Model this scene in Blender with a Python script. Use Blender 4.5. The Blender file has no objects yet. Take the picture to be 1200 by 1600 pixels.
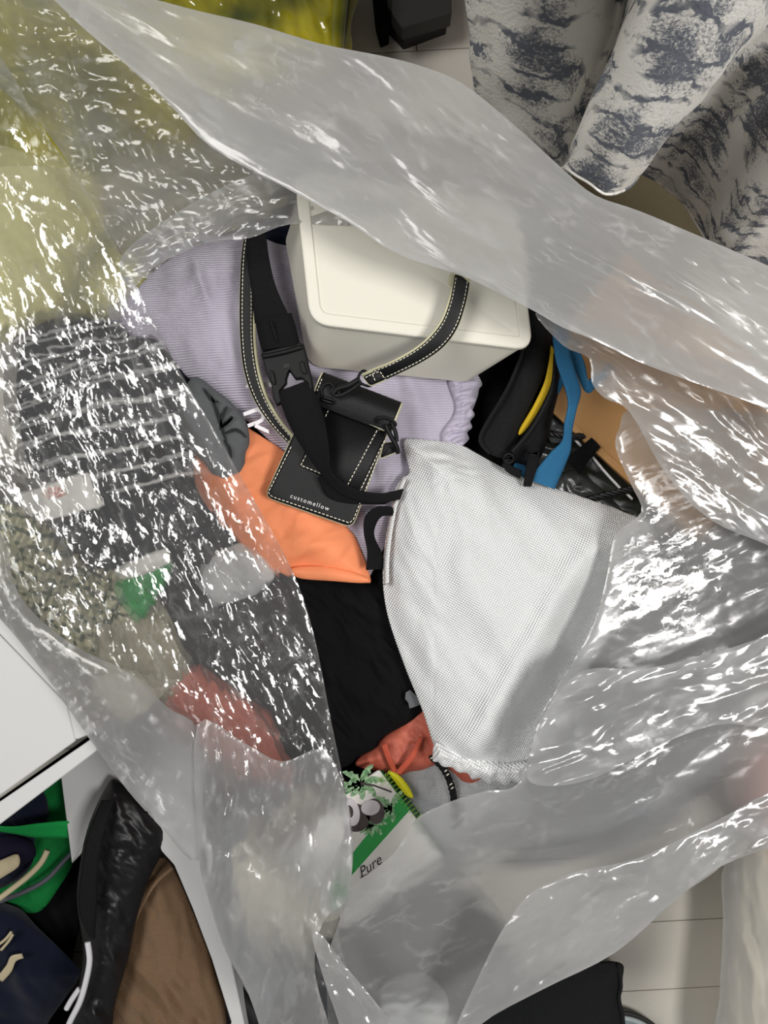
import bpy, math, random
import numpy as np
from mathutils import Vector
random.seed(4); RNG = np.random.default_rng(7)
S = bpy.context.scene; C = S.collection

# ------------------------------------------------------------------ camera, world, lights, exposure
H = 1.30                      # camera height above the floor, looking straight down
F = 1200.0                    # focal length for a 1200 x 1600 frame
cd = bpy.data.cameras.new('camera'); cam = bpy.data.objects.new('camera', cd); C.objects.link(cam)
cam.location = (0, 0, H); cam.rotation_euler = (0, 0, 0)
cd.sensor_fit = 'VERTICAL'; cd.sensor_height = 36; cd.lens = 27; cd.clip_start = 0.01
S.camera = cam
w = bpy.data.worlds.new('room_light'); S.world = w; w.use_nodes = True
w.node_tree.nodes['Background'].inputs[0].default_value = (0.98, 0.985, 1.0, 1)
w.node_tree.nodes['Background'].inputs[1].default_value = 0.20
def area(name, loc, size, power, col=(1, .98, .95), target=(0, 0, .3)):
    l = bpy.data.lights.new(name, 'AREA'); l.shape = 'SQUARE'; l.size = size; l.energy = power; l.color = col
    o = bpy.data.objects.new(name, l); C.objects.link(o); o.location = loc
    o.rotation_euler = (Vector(target) - Vector(loc)).to_track_quat('-Z', 'Y').to_euler()
    return o
area('ceiling_lamp', (0.85, -0.20, 2.35), 0.45, 35)
area('second_ceiling_lamp', (-0.95, 0.35, 2.35), 0.80, 32)
S.view_settings.view_transform = 'Standard'; S.view_settings.look = 'None'
S.view_settings.gamma = 1; S.view_settings.use_curve_mapping = False
S.view_settings.exposure = -0.22
S.cycles.transparent_max_bounces = 24; S.cycles.max_bounces = 14; S.cycles.transmission_bounces = 12
S.cycles.sample_clamp_indirect = 4

# ------------------------------------------------------------------ numeric helpers
def P(px, py, z):
    """world point at height z lying on the sight line of picture point (px, py)"""
    px = np.asarray(px, float); py = np.asarray(py, float); z = np.asarray(z, float)
    d = (H - z) / F
    return np.stack([(px - 600) * d, (800 - py) * d, z + 0 * px], -1)
_T = RNG.random((256, 256))
def vn(x, y, s=0):
    x = np.asarray(x, float) + s * 17.31; y = np.asarray(y, float) + s * 9.73
    xi = np.floor(x).astype(int); yi = np.floor(y).astype(int); fx = x - xi; fy = y - yi
    fx = fx * fx * (3 - 2 * fx); fy = fy * fy * (3 - 2 * fy)
    g = lambda a, b: _T[a & 255, b & 255]
    return ((g(xi, yi) * (1 - fx) + g(xi + 1, yi) * fx) * (1 - fy) + (g(xi, yi + 1) * (1 - fx) + g(xi + 1, yi + 1) * fx) * fy) * 2 - 1
def fbm(x, y, s=0, o=3):
    return sum(vn(x * 2 ** k, y * 2 ** k, s + k) / 2 ** k for k in range(o))
def rot(x, y, deg):
    a = math.radians(deg); return x * math.cos(a) + y * math.sin(a), -x * math.sin(a) + y * math.cos(a)
def creases(x, y, s, scale, ang, aniso=3.0, n=6, spread=35):
    """sharp folds, running along ang (degrees, picture space), about scale px apart; result in about -1..1"""
    r = np.random.default_rng(s)
    u, v = rot(x, y, ang); u = u / (scale * aniso); v = v / scale
    u, v = u + .5 * vn(u * .8, v * .5, s + 1), v + .55 * vn(u * .9 + 3, v * .45, s + 2)
    h = 0; tot = 0
    for k in range(n):
        a = math.radians(r.normal(0, spread)); f = r.uniform(.45, 1.7); amp = 1 / f
        q = (u * math.sin(a) + v * math.cos(a)) * f + r.random() * 9 + .5 * vn(u * 1.3, v * .7, s + 5 + k)
        m = .5 + .5 * vn(u * .9 + k, v * .6, s + 20 + k)
        h = h + amp * m * (np.abs(q - np.floor(q) - .5) * 4 - 1); tot += amp
    return h / tot * 1.6
def soft(x, y, s, scale, ang, aniso=2.5):
    u, v = rot(x, y, ang); u = u / (scale * aniso); v = v / scale
    n = fbm(u + .4 * vn(u, v, s + 3), v, s, 3)
    return n
def cat(pts, n=8, closed=False):
    p = np.asarray(pts, float); N = len(p); out = []
    for i in range(N if closed else N - 1):
        if closed: a, b, c, d = p[i - 1], p[i], p[(i + 1) % N], p[(i + 2) % N]
        else: a, b, c, d = p[max(i - 1, 0)], p[i], p[i + 1], p[min(i + 2, N - 1)]
        for t in np.linspace(0, 1, n, endpoint=False):
            out.append(.5 * ((2 * b) + (c - a) * t + (2 * a - 5 * b + 4 * c - d) * t * t + (3 * b - a - 3 * c + d) * t ** 3))
    if not closed: out.append(p[-1])
    return np.array(out)
def resample(p, n):
    p = np.asarray(p, float); s = np.r_[0, np.cumsum(np.linalg.norm(np.diff(p, axis=0), axis=1))]
    t = np.linspace(0, s[-1], n)
    return np.stack([np.interp(t, s, p[:, k]) for k in range(p.shape[1])], -1)

# ------------------------------------------------------------------ object helpers
def tag(o, label=None, cat_=None, group=None, kind=None):
    if label: o['label'] = label
    if cat_: o['category'] = cat_
    if group: o['group'] = group
    if kind: o['kind'] = kind
    return o
def thing(name, label, category, loc, group=None):
    o = bpy.data.objects.new(name, None); C.objects.link(o); o.location = loc; o.empty_display_size = .05
    return tag(o, label, category, group)
def off(parent):
    v = Vector((0, 0, 0))
    while parent is not None: v = v + parent.location; parent = parent.parent
    return v
def mk(name, V, Fc, mat, parent=None, uv=None, smooth=True, kind=None, label=None, category=None, group=None):
    V = np.asarray(V, float); c = (V.max(0) + V.min(0)) / 2; c[2] = V[:, 2].min()
    me = bpy.data.meshes.new(name); me.from_pydata((V - c).tolist(), [], [list(map(int, f)) for f in Fc])
    me.update()
    if uv is None: uv = V[:, :2]
    ul = me.uv_layers.new(name='uv'); li = np.empty(len(me.loops), dtype=np.int32); me.loops.foreach_get('vertex_index', li)
    ul.data.foreach_set('uv', np.asarray(uv, float)[li].ravel())
    if smooth: me.polygons.foreach_set('use_smooth', np.ones(len(me.polygons), bool))
    me.materials.append(mat)
    o = bpy.data.objects.new(name, me); C.objects.link(o)
    if parent is not None: o.parent = parent; o.location = Vector(c) - off(parent)
    else: o.location = c
    return tag(o, label, category, group, kind)
def polydist(x, y, poly):
    """signed distance (inside positive) and nearest boundary point"""
    a = poly; b = np.roll(poly, -1, 0); best = np.full(x.shape, 1e9); bx = x.copy(); by = y.copy(); ins = np.zeros(x.shape, bool)
    for (x0, y0), (x1, y1) in zip(a, b):
        dx, dy = x1 - x0, y1 - y0; L = dx * dx + dy * dy + 1e-12
        t = np.clip(((x - x0) * dx + (y - y0) * dy) / L, 0, 1); qx = x0 + t * dx; qy = y0 + t * dy
        d = (x - qx) ** 2 + (y - qy) ** 2; m = d < best; best[m] = d[m]; bx[m] = qx[m]; by[m] = qy[m]
        c = ((y0 > y) != (y1 > y)); ins ^= c & (x < (dx) * (y - y0) / (dy if dy else 1e-12) + x0)
    d = np.sqrt(best); return np.where(ins, d, -d), bx, by
def patch(outline, zf, step=4, smooth_n=6, close=True):
    """grid clipped to an outline, edge snapped; returns px, py, dist, quads"""
    poly = cat(outline, smooth_n, True) if smooth_n else np.asarray(outline, float)
    x0, y0 = poly.min(0) - step; x1, y1 = poly.max(0) + step
    gx, gy = np.meshgrid(np.arange(x0, x1 + step, step), np.arange(y0, y1 + step, step)); sh = gx.shape
    x = gx.ravel(); y = gy.ravel(); d, bx, by = polydist(x, y, poly)
    snap = d < step * .45; keep = d > -step * .95
    x = np.where(snap, bx, x); y = np.where(snap, by, y); d = np.where(snap, 0, d)
    idx = np.arange(len(x)).reshape(sh)
    q = np.stack([idx[:-1, :-1], idx[1:, :-1], idx[1:, 1:], idx[:-1, 1:]], -1).reshape(-1, 4)
    ok = keep[q].all(1) & ((d[q] > 0).sum(1) >= 1)
    q = q[ok]; used = np.unique(q); mp = np.full(len(x), -1); mp[used] = np.arange(len(used))
    return x[used], y[used], d[used], mp[q]
def boundary(q):
    e = {}
    for f in q:
        for i in range(4):
            a, b = f[i], f[(i + 1) % 4]
            if (b, a) in e: del e[(b, a)]
            else: e[(a, b)] = 1
    return list(e)
def lump(name, outline, z, mat, bulge=.02, w=30, skirt=.04, inset=14, wr=None, step=4, parent=None, smooth_n=6, label=None, category=None, group=None, uvrot=0, kind=None):
    """soft solid body: rounded top, edges rolled down to a closed underside. z: number or f(px,py)"""
    x, y, d, q = patch(outline, z, step, smooth_n)
    zf = z if callable(z) else (lambda a, b: z + 0 * a)
    zz = zf(x, y) + bulge * (1 - np.exp(-np.maximum(d, 0) / w))
    if wr is not None: zz = zz + wr(x, y) * (1 - np.exp(-d / 14.)) 
    V = [P(x, y, zz)]; n = len(x); Fc = q[:, ::-1].tolist() if False else q.tolist()
    be = boundary(q); bi = sorted({a for e in be for a in e}); cx, cy = x.mean(), y.mean()
    # inward direction
    poly = cat(outline, smooth_n, True) if smooth_n else np.asarray(outline, float)
    bx = x[bi]; by = y[bi]; vx, vy = cx - bx, cy - by; L = np.hypot(vx, vy) + 1e-6
    rings = []
    for k, (t, dz) in enumerate([(.0, .25), (.45, .65), (1.0, 1.0)]):
        ix = bx + vx / L * np.minimum(inset * t, L * .5); iy = by + vy / L * np.minimum(inset * t, L * .5)
        V.append(P(ix, iy, zz[bi] - skirt * dz)); rings.append({b: n + k * len(bi) + i for i, b in enumerate(bi)})
    prev = {b: b for b in bi}
    for r in rings:
        for a, b in be: Fc.append([prev[b], prev[a], r[a], r[b]])
        prev = r
    V = np.concatenate(V); c = len(V)
    V = np.concatenate([V, [P(cx, cy, zz[bi].mean() - skirt)]])
    for a, b in be: Fc.append([prev[b], prev[a], c])
    uu, vv = rot(V[:, 0], V[:, 1], uvrot)
    return mk(name, V, Fc, mat, parent, uv=np.stack([uu, vv], -1), label=label, category=category, group=group, kind=kind)
def sheet(name, outline, z, mat, step=3, parent=None, smooth_n=6, ang=0, label=None):
    """thin film; z: f(px,py,d)"""
    x, y, d, q = patch(outline, z, step, smooth_n)
    V = P(x, y, z(x, y, d)); u, v = rot(x * .0007, y * .0007, ang)
    o = mk(name, V, q, mat, parent, uv=np.stack([u, v], -1), label=label)
    a = o.data.attributes.new('hem', 'FLOAT', 'POINT'); a.data.foreach_set('value', np.exp(-np.maximum(d, 0) / 4.0)); return o
def ribbon(name, L, R, mat, t=.0015, n=60, m=5, parent=None, bow=0.0, **kw):
    """band between two edges given as (px,py,z) lists"""
    a = resample(cat(L, 8), n); b = resample(cat(R, 8), n)
    A = P(a[:, 0], a[:, 1], a[:, 2]); B = P(b[:, 0], b[:, 1], b[:, 2]); s = np.linspace(0, 1, m)
    G = A[:, None] * (1 - s)[None, :, None] + B[:, None] * s[None, :, None]
    G[..., 2] += bow * np.sin(s * math.pi)[None, :]
    du = np.gradient(G, axis=0); dv = np.gradient(G, axis=1); N = np.cross(du, dv); N /= np.linalg.norm(N, axis=2, keepdims=True) + 1e-9
    if N[..., 2].mean() < 0: N = -N
    top = G + N * t / 2; bot = G - N * t / 2; V = np.concatenate([top.reshape(-1, 3), bot.reshape(-1, 3)]); k = n * m; Fc = []
    I = lambda i, j: i * m + j
    for i in range(n - 1):
        for j in range(m - 1):
            Fc.append([I(i, j), I(i + 1, j), I(i + 1, j + 1), I(i, j + 1)]); Fc.append([k + I(i, j), k + I(i, j + 1), k + I(i + 1, j + 1), k + I(i + 1, j)])
        Fc.append([I(i, 0), k + I(i, 0), k + I(i + 1, 0), I(i + 1, 0)]); Fc.append([I(i, m - 1), I(i + 1, m - 1), k + I(i + 1, m - 1), k + I(i, m - 1)])
    for e in (0, n - 1):
        for j in range(m - 1): Fc.append([I(e, j), I(e, j + 1), k + I(e, j + 1), k + I(e, j)])
    ln = np.r_[0, np.cumsum(np.linalg.norm(np.diff(G[:, m // 2], axis=0), axis=1))]; wd = np.linalg.norm(B - A, axis=1).mean()
    uv = np.stack([np.repeat(ln, m), np.tile(s * wd, n)], -1)
    return mk(name, V, Fc, mat, parent, uv=np.concatenate([uv, uv]), **kw)
def tube3(pts, r, seg=8, n=None, closed=False):
    p = cat(pts, 8, closed) if len(pts) > 2 else np.asarray(pts, float)
    if n: p = resample(p, n)
    N = len(p); T = np.gradient(p, axis=0)
    if closed: T = np.roll(p, -1, 0) - np.roll(p, 1, 0)
    T /= np.linalg.norm(T, axis=1, keepdims=True) + 1e-9; V = []; rr = np.broadcast_to(r, (N,)) if np.ndim(r) else np.full(N, r)
    up = np.array([0, 0, 1.]) if abs(T[0][2]) < .9 else np.array([1., 0, 0]); a = np.cross(T[0], up); a /= np.linalg.norm(a)
    for i in range(N):
        a = a - T[i] * a.dot(T[i]); a /= np.linalg.norm(a) + 1e-9; b = np.cross(T[i], a)
        for k in range(seg):
            th = 2 * math.pi * k / seg; V.append(p[i] + (a * math.cos(th) + b * math.sin(th)) * rr[i])
    Fc = []
    for i in range(N if closed else N - 1):
        j = (i + 1) % N
        for k in range(seg): Fc.append([i * seg + k, i * seg + (k + 1) % seg, j * seg + (k + 1) % seg, j * seg + k])
    if not closed: Fc += [list(range(seg))[::-1], [(N - 1) * seg + k for k in range(seg)]]
    return np.array(V), Fc
def tube(name, pts, r, mat, parent=None, seg=8, closed=False, **kw):
    q = np.array([P(*p) for p in pts]); V, Fc = tube3(q, r, seg, closed=closed); return mk(name, V, Fc, mat, parent, **kw)
def rope(name, pts, r, mat, parent=None, **kw):
    """braided cord: two strands wound round each other"""
    q = resample(cat(np.array([P(*p) for p in pts]), 10), 120); T = np.gradient(q, axis=0); T /= np.linalg.norm(T, axis=1, keepdims=True)
    a = np.cross(T, [0, 0, 1]); a /= np.linalg.norm(a, axis=1, keepdims=True); b = np.cross(T, a); ln = np.linalg.norm(q[-1] - q[0]); V = []; Fc = []
    for s in (0, math.pi * 2 / 3, math.pi * 4 / 3):
        th = np.linspace(0, ln / (r * 5) * 2 * math.pi, 120) + s
        v, f = tube3(q + (a * np.cos(th)[:, None] + b * np.sin(th)[:, None]) * r * .5, r * .62, 6, n=120); k = sum(len(x) for x in V)
        V.append(v); Fc += [[i + k for i in g] for g in f]
    return mk(name, np.concatenate(V), Fc, mat, parent, **kw)
def merge(parts):
    V = []; Fc = []; k = 0
    for v, f in parts: V.append(np.asarray(v)); Fc += [[i + k for i in g] for g in f]; k += len(v)
    return np.concatenate(V), Fc
def rquad(c, r, z, n=5):
    """rounded loop through corners c (px list), corner z list"""
    c = np.asarray(c, float); W = np.array([P(c[i, 0], c[i, 1], z[i]) for i in range(len(c))]); out = []
    for i in range(len(W)):
        p, a, b = W[i], W[i - 1], W[(i + 1) % len(W)]; u = (a - p) / np.linalg.norm(a - p); v = (b - p) / np.linalg.norm(b - p)
        for t in np.linspace(0, 1, n): out.append(p + u * r * (1 - t) ** 2 + v * r * t ** 2)
    return np.array(out)
def inset(loop, d, dz=0):
    c = loop.mean(0); nrm = np.cross(loop[len(loop) // 3] - loop[0], loop[2 * len(loop) // 3] - loop[0]); nrm /= np.linalg.norm(nrm)
    if nrm[2] < 0: nrm = -nrm
    T = np.roll(loop, -1, 0) - np.roll(loop, 1, 0); q = np.cross(nrm, T); q /= np.linalg.norm(q, axis=1, keepdims=True) + 1e-9
    q *= np.sign(((c - loop) * q).sum(1, keepdims=True)); return loop + q * d + nrm * dz
def loft(loops, cap0=True, cap1=True):
    n = len(loops[0]); V = np.concatenate(loops); Fc = []
    for k in range(len(loops) - 1):
        for i in range(n): j = (i + 1) % n; Fc.append([k * n + i, k * n + j, (k + 1) * n + j, (k + 1) * n + i])
    if cap0: Fc.append(list(range(n)))
    if cap1: Fc.append([(len(loops) - 1) * n + i for i in range(n)])
    return V, Fc
def flat(outline, z, up=.0006, smooth_n=0, lo=.0):
    """thin solid decal or panel from a px outline, at z(px,py)"""
    p = cat(outline, smooth_n, True) if smooth_n else np.asarray(outline, float); zf = z if callable(z) else (lambda a, b: z + 0 * a)
    t = P(p[:, 0], p[:, 1], zf(p[:, 0], p[:, 1]) + up); b = P(p[:, 0], p[:, 1], zf(p[:, 0], p[:, 1]) + lo - .0004)
    return loft([b, t])
def dashes(path, z, wpx=1.4, on=4.5, gap=2.5, up=.0008):
    p = np.asarray(path, float); s = np.r_[0, np.cumsum(np.hypot(*np.diff(p, axis=0).T))]; out = []; t = 0
    g = lambda u: np.array([np.interp(u, s, p[:, 0]), np.interp(u, s, p[:, 1])]); zf = z if callable(z) else (lambda a, b: z + 0 * a)
    while t + on < s[-1]:
        a, b = g(t), g(t + on); d = (b - a) / (np.linalg.norm(b - a) + 1e-6); nn = np.array([-d[1], d[0]]) * wpx / 2
        q = np.array([a - nn, b - nn, b + nn, a + nn]); out.append(flat(q, zf, up)); t += on + gap
    return merge(out)
def glyphs(txt, size, pos, deg, z, up=.0009, shear=0, spacing=1.0, sx=1.0):
    """lettering laid on a surface: size and pos in px, deg clockwise in the picture; z number or f"""
    cu = bpy.data.curves.new('t', 'FONT'); cu.body = txt; cu.size = 1; cu.shear = shear; cu.space_character = spacing; cu.align_x = 'CENTER'; cu.align_y = 'CENTER'
    cu.resolution_u = 3; ob = bpy.data.objects.new('t', cu); C.objects.link(ob); dg = bpy.context.evaluated_depsgraph_get()
    me = ob.evaluated_get(dg).to_mesh(); v = np.array([x.co[:] for x in me.vertices]); f = [list(p.vertices) for p in me.polygons]
    ob.evaluated_get(dg).to_mesh_clear(); C.objects.unlink(ob); bpy.data.objects.remove(ob); bpy.data.curves.remove(cu)
    a = math.radians(deg); x = v[:, 0] * size * sx; y = -v[:, 1] * size; px = pos[0] + x * math.cos(a) - y * math.sin(a); py = pos[1] + x * math.sin(a) + y * math.cos(a)
    zf = z if callable(z) else (lambda p, q: z + 0 * p); return P(px, py, zf(px, py) + up), f
def slab(corners, z, thick, r=.004):
    """board from px corners at height z going down thick"""
    n = len(corners); t = rquad(corners, r, [z] * n if np.ndim(z) == 0 else z, 3); b = t.copy(); b[:, 2] -= thick
    e = .0012; t2 = inset(t, e); t1 = t.copy(); t1[:, 2] -= e
    return loft([b, t1, t2])

# ------------------------------------------------------------------ materials
def new(name):
    m = bpy.data.materials.new(name); m.use_nodes = True; nt = m.node_tree; nt.nodes.clear()
    return m, nt, (lambda t, **k: _node(nt, t, k))
def _node(nt, t, k):
    n = nt.nodes.new(t)
    for a, b in k.items():
        if a == 'i':
            for x, y in b.items(): n.inputs[x].default_value = y
        else: setattr(n, a, b)
    return n
def rgb(h):
    h = h.lstrip('#'); c = [int(h[i:i + 2], 16) / 255 for i in (0, 2, 4)]
    return tuple((x / 12.92 if x < .04045 else ((x + .055) / 1.055) ** 2.4) for x in c) + (1,)
def stuff(name, col, rough=.8, spec=.3, vary=.12, weave=None, weave_depth=.0003, wcol=.85, grain=.0004, col2=None, band=None, sheen=0, trans=0, coat=0, nscale=60, alpha=1):
    """fabric / leather / plastic. weave: (pitch_u, pitch_v) metres -> fine relief; band: (pitch, width, colour, angle) woven stripes"""
    m, nt, N = new(name); L = nt.links.new; out = N('ShaderNodeOutputMaterial'); b = N('ShaderNodeBsdfPrincipled')
    b.inputs['Roughness'].default_value = rough; b.inputs['Specular IOR Level'].default_value = spec
    b.inputs['Sheen Weight'].default_value = sheen; b.inputs['Coat Weight'].default_value = coat; b.inputs['Coat Roughness'].default_value = .15
    b.inputs['Transmission Weight'].default_value = trans; b.inputs['Alpha'].default_value = alpha
    uv = N('ShaderNodeUVMap'); n = N('ShaderNodeTexNoise', i={'Scale': nscale, 'Detail': 5, 'Roughness': .65}); L(uv.outputs[0], n.inputs['Vector'])
    c = rgb(col); d = rgb(col2) if col2 else tuple(x * (1 - 3 * vary * .6) for x in c[:3]) + (1,)
    mx = N('ShaderNodeMix', data_type='RGBA'); mr = N('ShaderNodeMapRange', i={1: .35, 2: .65}); L(n.outputs[0], mr.inputs[0]); L(mr.outputs[0], mx.inputs[0])
    mx.inputs[6].default_value = c; mx.inputs[7].default_value = d; colout = mx.outputs[2]
    mu = N('ShaderNodeMath', operation='MULTIPLY', i={1: vary * 4 if not col2 else 1}); L(mr.outputs[0], mu.inputs[0]); L(mu.outputs[0], mx.inputs[0]); mu.use_clamp = True
    hgt = None
    if weave:
        sp = N('ShaderNodeSeparateXYZ'); L(uv.outputs[0], sp.inputs[0]); terms = []
        for ax, pit in zip((0, 1), weave):
            if pit:
                k = N('ShaderNodeMath', operation='MULTIPLY', i={1: 2 * math.pi / pit}); L(sp.outputs[ax], k.inputs[0]); s_ = N('ShaderNodeMath', operation='SINE'); L(k.outputs[0], s_.inputs[0]); terms.append(s_.outputs[0])
        if len(terms) == 2:
            a_ = N('ShaderNodeMath', operation='ADD'); L(terms[0], a_.inputs[0]); L(terms[1], a_.inputs[1]); t = a_.outputs[0]
        else: t = terms[0]
        hgt = t
        mr2 = N('ShaderNodeMapRange', i={1: -.4, 2: 1.6 if len(terms) == 2 else 1, 3: 0, 4: 1}); L(t, mr2.inputs[0])
        m2 = N('ShaderNodeMix', data_type='RGBA'); L(mr2.outputs[0], m2.inputs[0]); L(colout, m2.inputs[6]); m2.inputs[7].default_value = tuple(x * wcol for x in c[:3]) + (1,)
        colout = m2.outputs[2]
    if band:
        for pit, wid, bc, ang in band:
            vr = N('ShaderNodeVectorRotate', rotation_type='Z_AXIS'); vr.inputs['Angle'].default_value = math.radians(ang); L(uv.outputs[0], vr.inputs[0])
            nn = N('ShaderNodeTexNoise', i={'Scale': 9, 'Detail': 1}); L(uv.outputs[0], nn.inputs['Vector'])
            sp = N('ShaderNodeSeparateXYZ'); L(vr.outputs[0], sp.inputs[0]); ad = N('ShaderNodeMath', operation='MULTIPLY_ADD', i={1: .03}); L(nn.outputs[0], ad.inputs[0]); L(sp.outputs[0], ad.inputs[2])
            md = N('ShaderNodeMath', operation='PINGPONG', i={1: pit / 2}); L(ad.outputs[0], md.inputs[0]); lt = N('ShaderNodeMapRange', i={1: wid * .8 / 2, 2: wid * 1.2 / 2, 3: 1, 4: 0}); L(md.outputs[0], lt.inputs[0])
            m3 = N('ShaderNodeMix', data_type='RGBA'); L(lt.outputs[0], m3.inputs[0]); L(colout, m3.inputs[6]); m3.inputs[7].default_value = rgb(bc); colout = m3.outputs[2]
    L(colout, b.inputs['Base Color'])
    g = N('ShaderNodeTexNoise', i={'Scale': 700, 'Detail': 3}); L(uv.outputs[0], g.inputs['Vector'])
    bp = N('ShaderNodeBump', i={'Distance': grain}); bp.inputs['Strength'].default_value = .6; L(g.outputs[0], bp.inputs['Height']); last = bp
    if hgt is not None:
        b2 = N('ShaderNodeBump', invert=True, i={'Distance': weave_depth}); b2.inputs['Strength'].default_value = .7; L(hgt, b2.inputs['Height']); L(bp.outputs[0], b2.inputs['Normal']); last = b2
    L(last.outputs[0], b.inputs['Normal']); L(b.outputs[0], out.inputs[0]); return m
def film(name, dens=.34, tint='#bbbbba', gloss=.0, rough=.14, blur=.30, blurw=.4, edge=.25, k=(.25, .25, .2), scale=1.0, aniso=3.0, patchy=0.0, ang=0, crease=.22):
    """milky polyethylene film: part clear, part scattering, glossy, crinkled into small tilted facets.
    k: tilt of large facets, small facets and wrinkles; patchy: how far the crinkling comes in patches"""
    m, nt, N = new(name); L = nt.links.new; out = N('ShaderNodeOutputMaterial'); uv = N('ShaderNodeUVMap'); geo = N('ShaderNodeNewGeometry')
    wn = N('ShaderNodeTexNoise', i={'Scale': 60 * scale, 'Detail': 4, 'Roughness': .7}); L(uv.outputs[0], wn.inputs['Vector'])
    ws = N('ShaderNodeVectorMath', operation='MULTIPLY_ADD'); L(wn.outputs['Color'], ws.inputs[0]); ws.inputs[1].default_value = (.035 / scale, .020 / scale, 0); L(uv.outputs[0], ws.inputs[2])
    mp = N('ShaderNodeMapping'); mp.inputs['Scale'].default_value = (1 / aniso, 1, 1); L(ws.outputs[0], mp.inputs[0])
    acc = None
    for kk, sc in ((k[0], 75 * scale), (k[1], 210 * scale)):
        v = N('ShaderNodeTexVoronoi', i={'Scale': sc}); L(mp.outputs[0], v.inputs['Vector'])
        a = N('ShaderNodeVectorMath', operation='SUBTRACT'); L(v.outputs['Color'], a.inputs[0]); a.inputs[1].default_value = (.5, .5, .5)
        c = N('ShaderNodeVectorMath', operation='MULTIPLY'); L(a.outputs[0], c.inputs[0]); c.inputs[1].default_value = (kk * .6, kk * 1.7, 0)
        if acc is None: acc = c
        else: d = N('ShaderNodeVectorMath', operation='ADD'); L(acc.outputs[0], d.inputs[0]); L(c.outputs[0], d.inputs[1]); acc = d
    n2 = N('ShaderNodeTexNoise', i={'Scale': 150 * scale, 'Detail': 6, 'Roughness': .75, 'Distortion': .1}); L(mp.outputs[0], n2.inputs['Vector'])
    a = N('ShaderNodeVectorMath', operation='SUBTRACT'); L(n2.outputs['Color'], a.inputs[0]); a.inputs[1].default_value = (.5, .5, .5)
    c = N('ShaderNodeVectorMath', operation='MULTIPLY'); L(a.outputs[0], c.inputs[0]); c.inputs[1].default_value = (k[2] * 1.6, k[2] * 4.5, 0)
    d = N('ShaderNodeVectorMath', operation='ADD'); L(acc.outputs[0], d.inputs[0]); L(c.outputs[0], d.inputs[1]); acc = d
    pn = N('ShaderNodeTexNoise', i={'Scale': 9, 'Detail': 3}); L(uv.outputs[0], pn.inputs['Vector'])
    pr = N('ShaderNodeMapRange', i={1: .42, 2: .62, 3: 1 - patchy, 4: 1}); L(pn.outputs[0], pr.inputs[0])
    vr = N('ShaderNodeVectorRotate', rotation_type='Z_AXIS'); vr.inputs['Angle'].default_value = math.radians(-ang); L(acc.outputs[0], vr.inputs[0])
    sc_ = N('ShaderNodeVectorMath', operation='SCALE'); L(vr.outputs[0], sc_.inputs[0]); L(pr.outputs[0], sc_.inputs['Scale'])
    ad = N('ShaderNodeVectorMath', operation='ADD'); L(geo.outputs['Normal'], ad.inputs[0]); L(sc_.outputs[0], ad.inputs[1]); nm = N('ShaderNodeVectorMath', operation='NORMALIZE'); L(ad.outputs[0], nm.inputs[0]); NO = nm.outputs[0]
    tr = N('ShaderNodeBsdfTransparent', i={0: (.96, .965, .97, 1)}); rf = N('ShaderNodeBsdfRefraction', i={'IOR': 1.2, 'Roughness': blur}); rf.inputs[0].default_value = (.94, .95, .96, 1)
    clear = N('ShaderNodeMixShader'); clear.inputs[0].default_value = blurw; L(tr.outputs[0], clear.inputs[1]); L(rf.outputs[0], clear.inputs[2])
    di = N('ShaderNodeBsdfDiffuse'); di.inputs[0].default_value = rgb(tint); tl = N('ShaderNodeBsdfTranslucent'); tl.inputs[0].default_value = rgb(tint); L(NO, di.inputs['Normal'])
    milk = N('ShaderNodeMixShader'); milk.inputs[0].default_value = .35; L(di.outputs[0], milk.inputs[1]); L(tl.outputs[0], milk.inputs[2])
    lw = N('ShaderNodeLayerWeight'); lw.inputs[0].default_value = .5; L(NO, lw.inputs['Normal'])
    cl = N('ShaderNodeTexNoise', i={'Scale': 7, 'Detail': 3}); L(uv.outputs[0], cl.inputs['Vector'])
    pw = N('ShaderNodeMath', operation='POWER', i={1: 1.5}); L(lw.outputs['Facing'], pw.inputs[0])
    f1 = N('ShaderNodeMath', operation='MULTIPLY_ADD', i={1: edge, 2: dens - .06}); L(pw.outputs[0], f1.inputs[0])
    f2 = N('ShaderNodeMath', operation='MULTIPLY_ADD', i={1: .12}); L(cl.outputs[0], f2.inputs[0]); L(f1.outputs[0], f2.inputs[2])
    # creases and the rolled hem are doubled film, so they scatter more
    for vs, wd, am in ((26 * scale, .045, crease), (62 * scale, .07, crease * .7)):
        ve = N('ShaderNodeTexVoronoi', feature='DISTANCE_TO_EDGE', i={'Scale': vs}); L(mp.outputs[0], ve.inputs['Vector'])
        er = N('ShaderNodeMapRange', i={1: 0, 2: wd, 3: am, 4: 0}); L(ve.outputs['Distance'], er.inputs[0])
        nk = N('ShaderNodeTexNoise', i={'Scale': 30, 'Detail': 2}); L(uv.outputs[0], nk.inputs['Vector']); nr = N('ShaderNodeMapRange', i={1: .45, 2: .65}); L(nk.outputs[0], nr.inputs[0])
        f3 = N('ShaderNodeMath', operation='MULTIPLY_ADD'); L(er.outputs[0], f3.inputs[0]); L(nr.outputs[0], f3.inputs[1]); L(f2.outputs[0], f3.inputs[2]); f2 = f3
    at = N('ShaderNodeAttribute', attribute_name='hem'); f3 = N('ShaderNodeMath', operation='MULTIPLY_ADD', i={1: .14}); L(at.outputs['Fac'], f3.inputs[0]); L(f2.outputs[0], f3.inputs[2]); f2 = f3; f2.use_clamp = True
    mx = N('ShaderNodeMixShader'); L(f2.outputs[0], mx.inputs[0]); L(clear.outputs[0], mx.inputs[1]); L(milk.outputs[0], mx.inputs[2])
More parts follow.
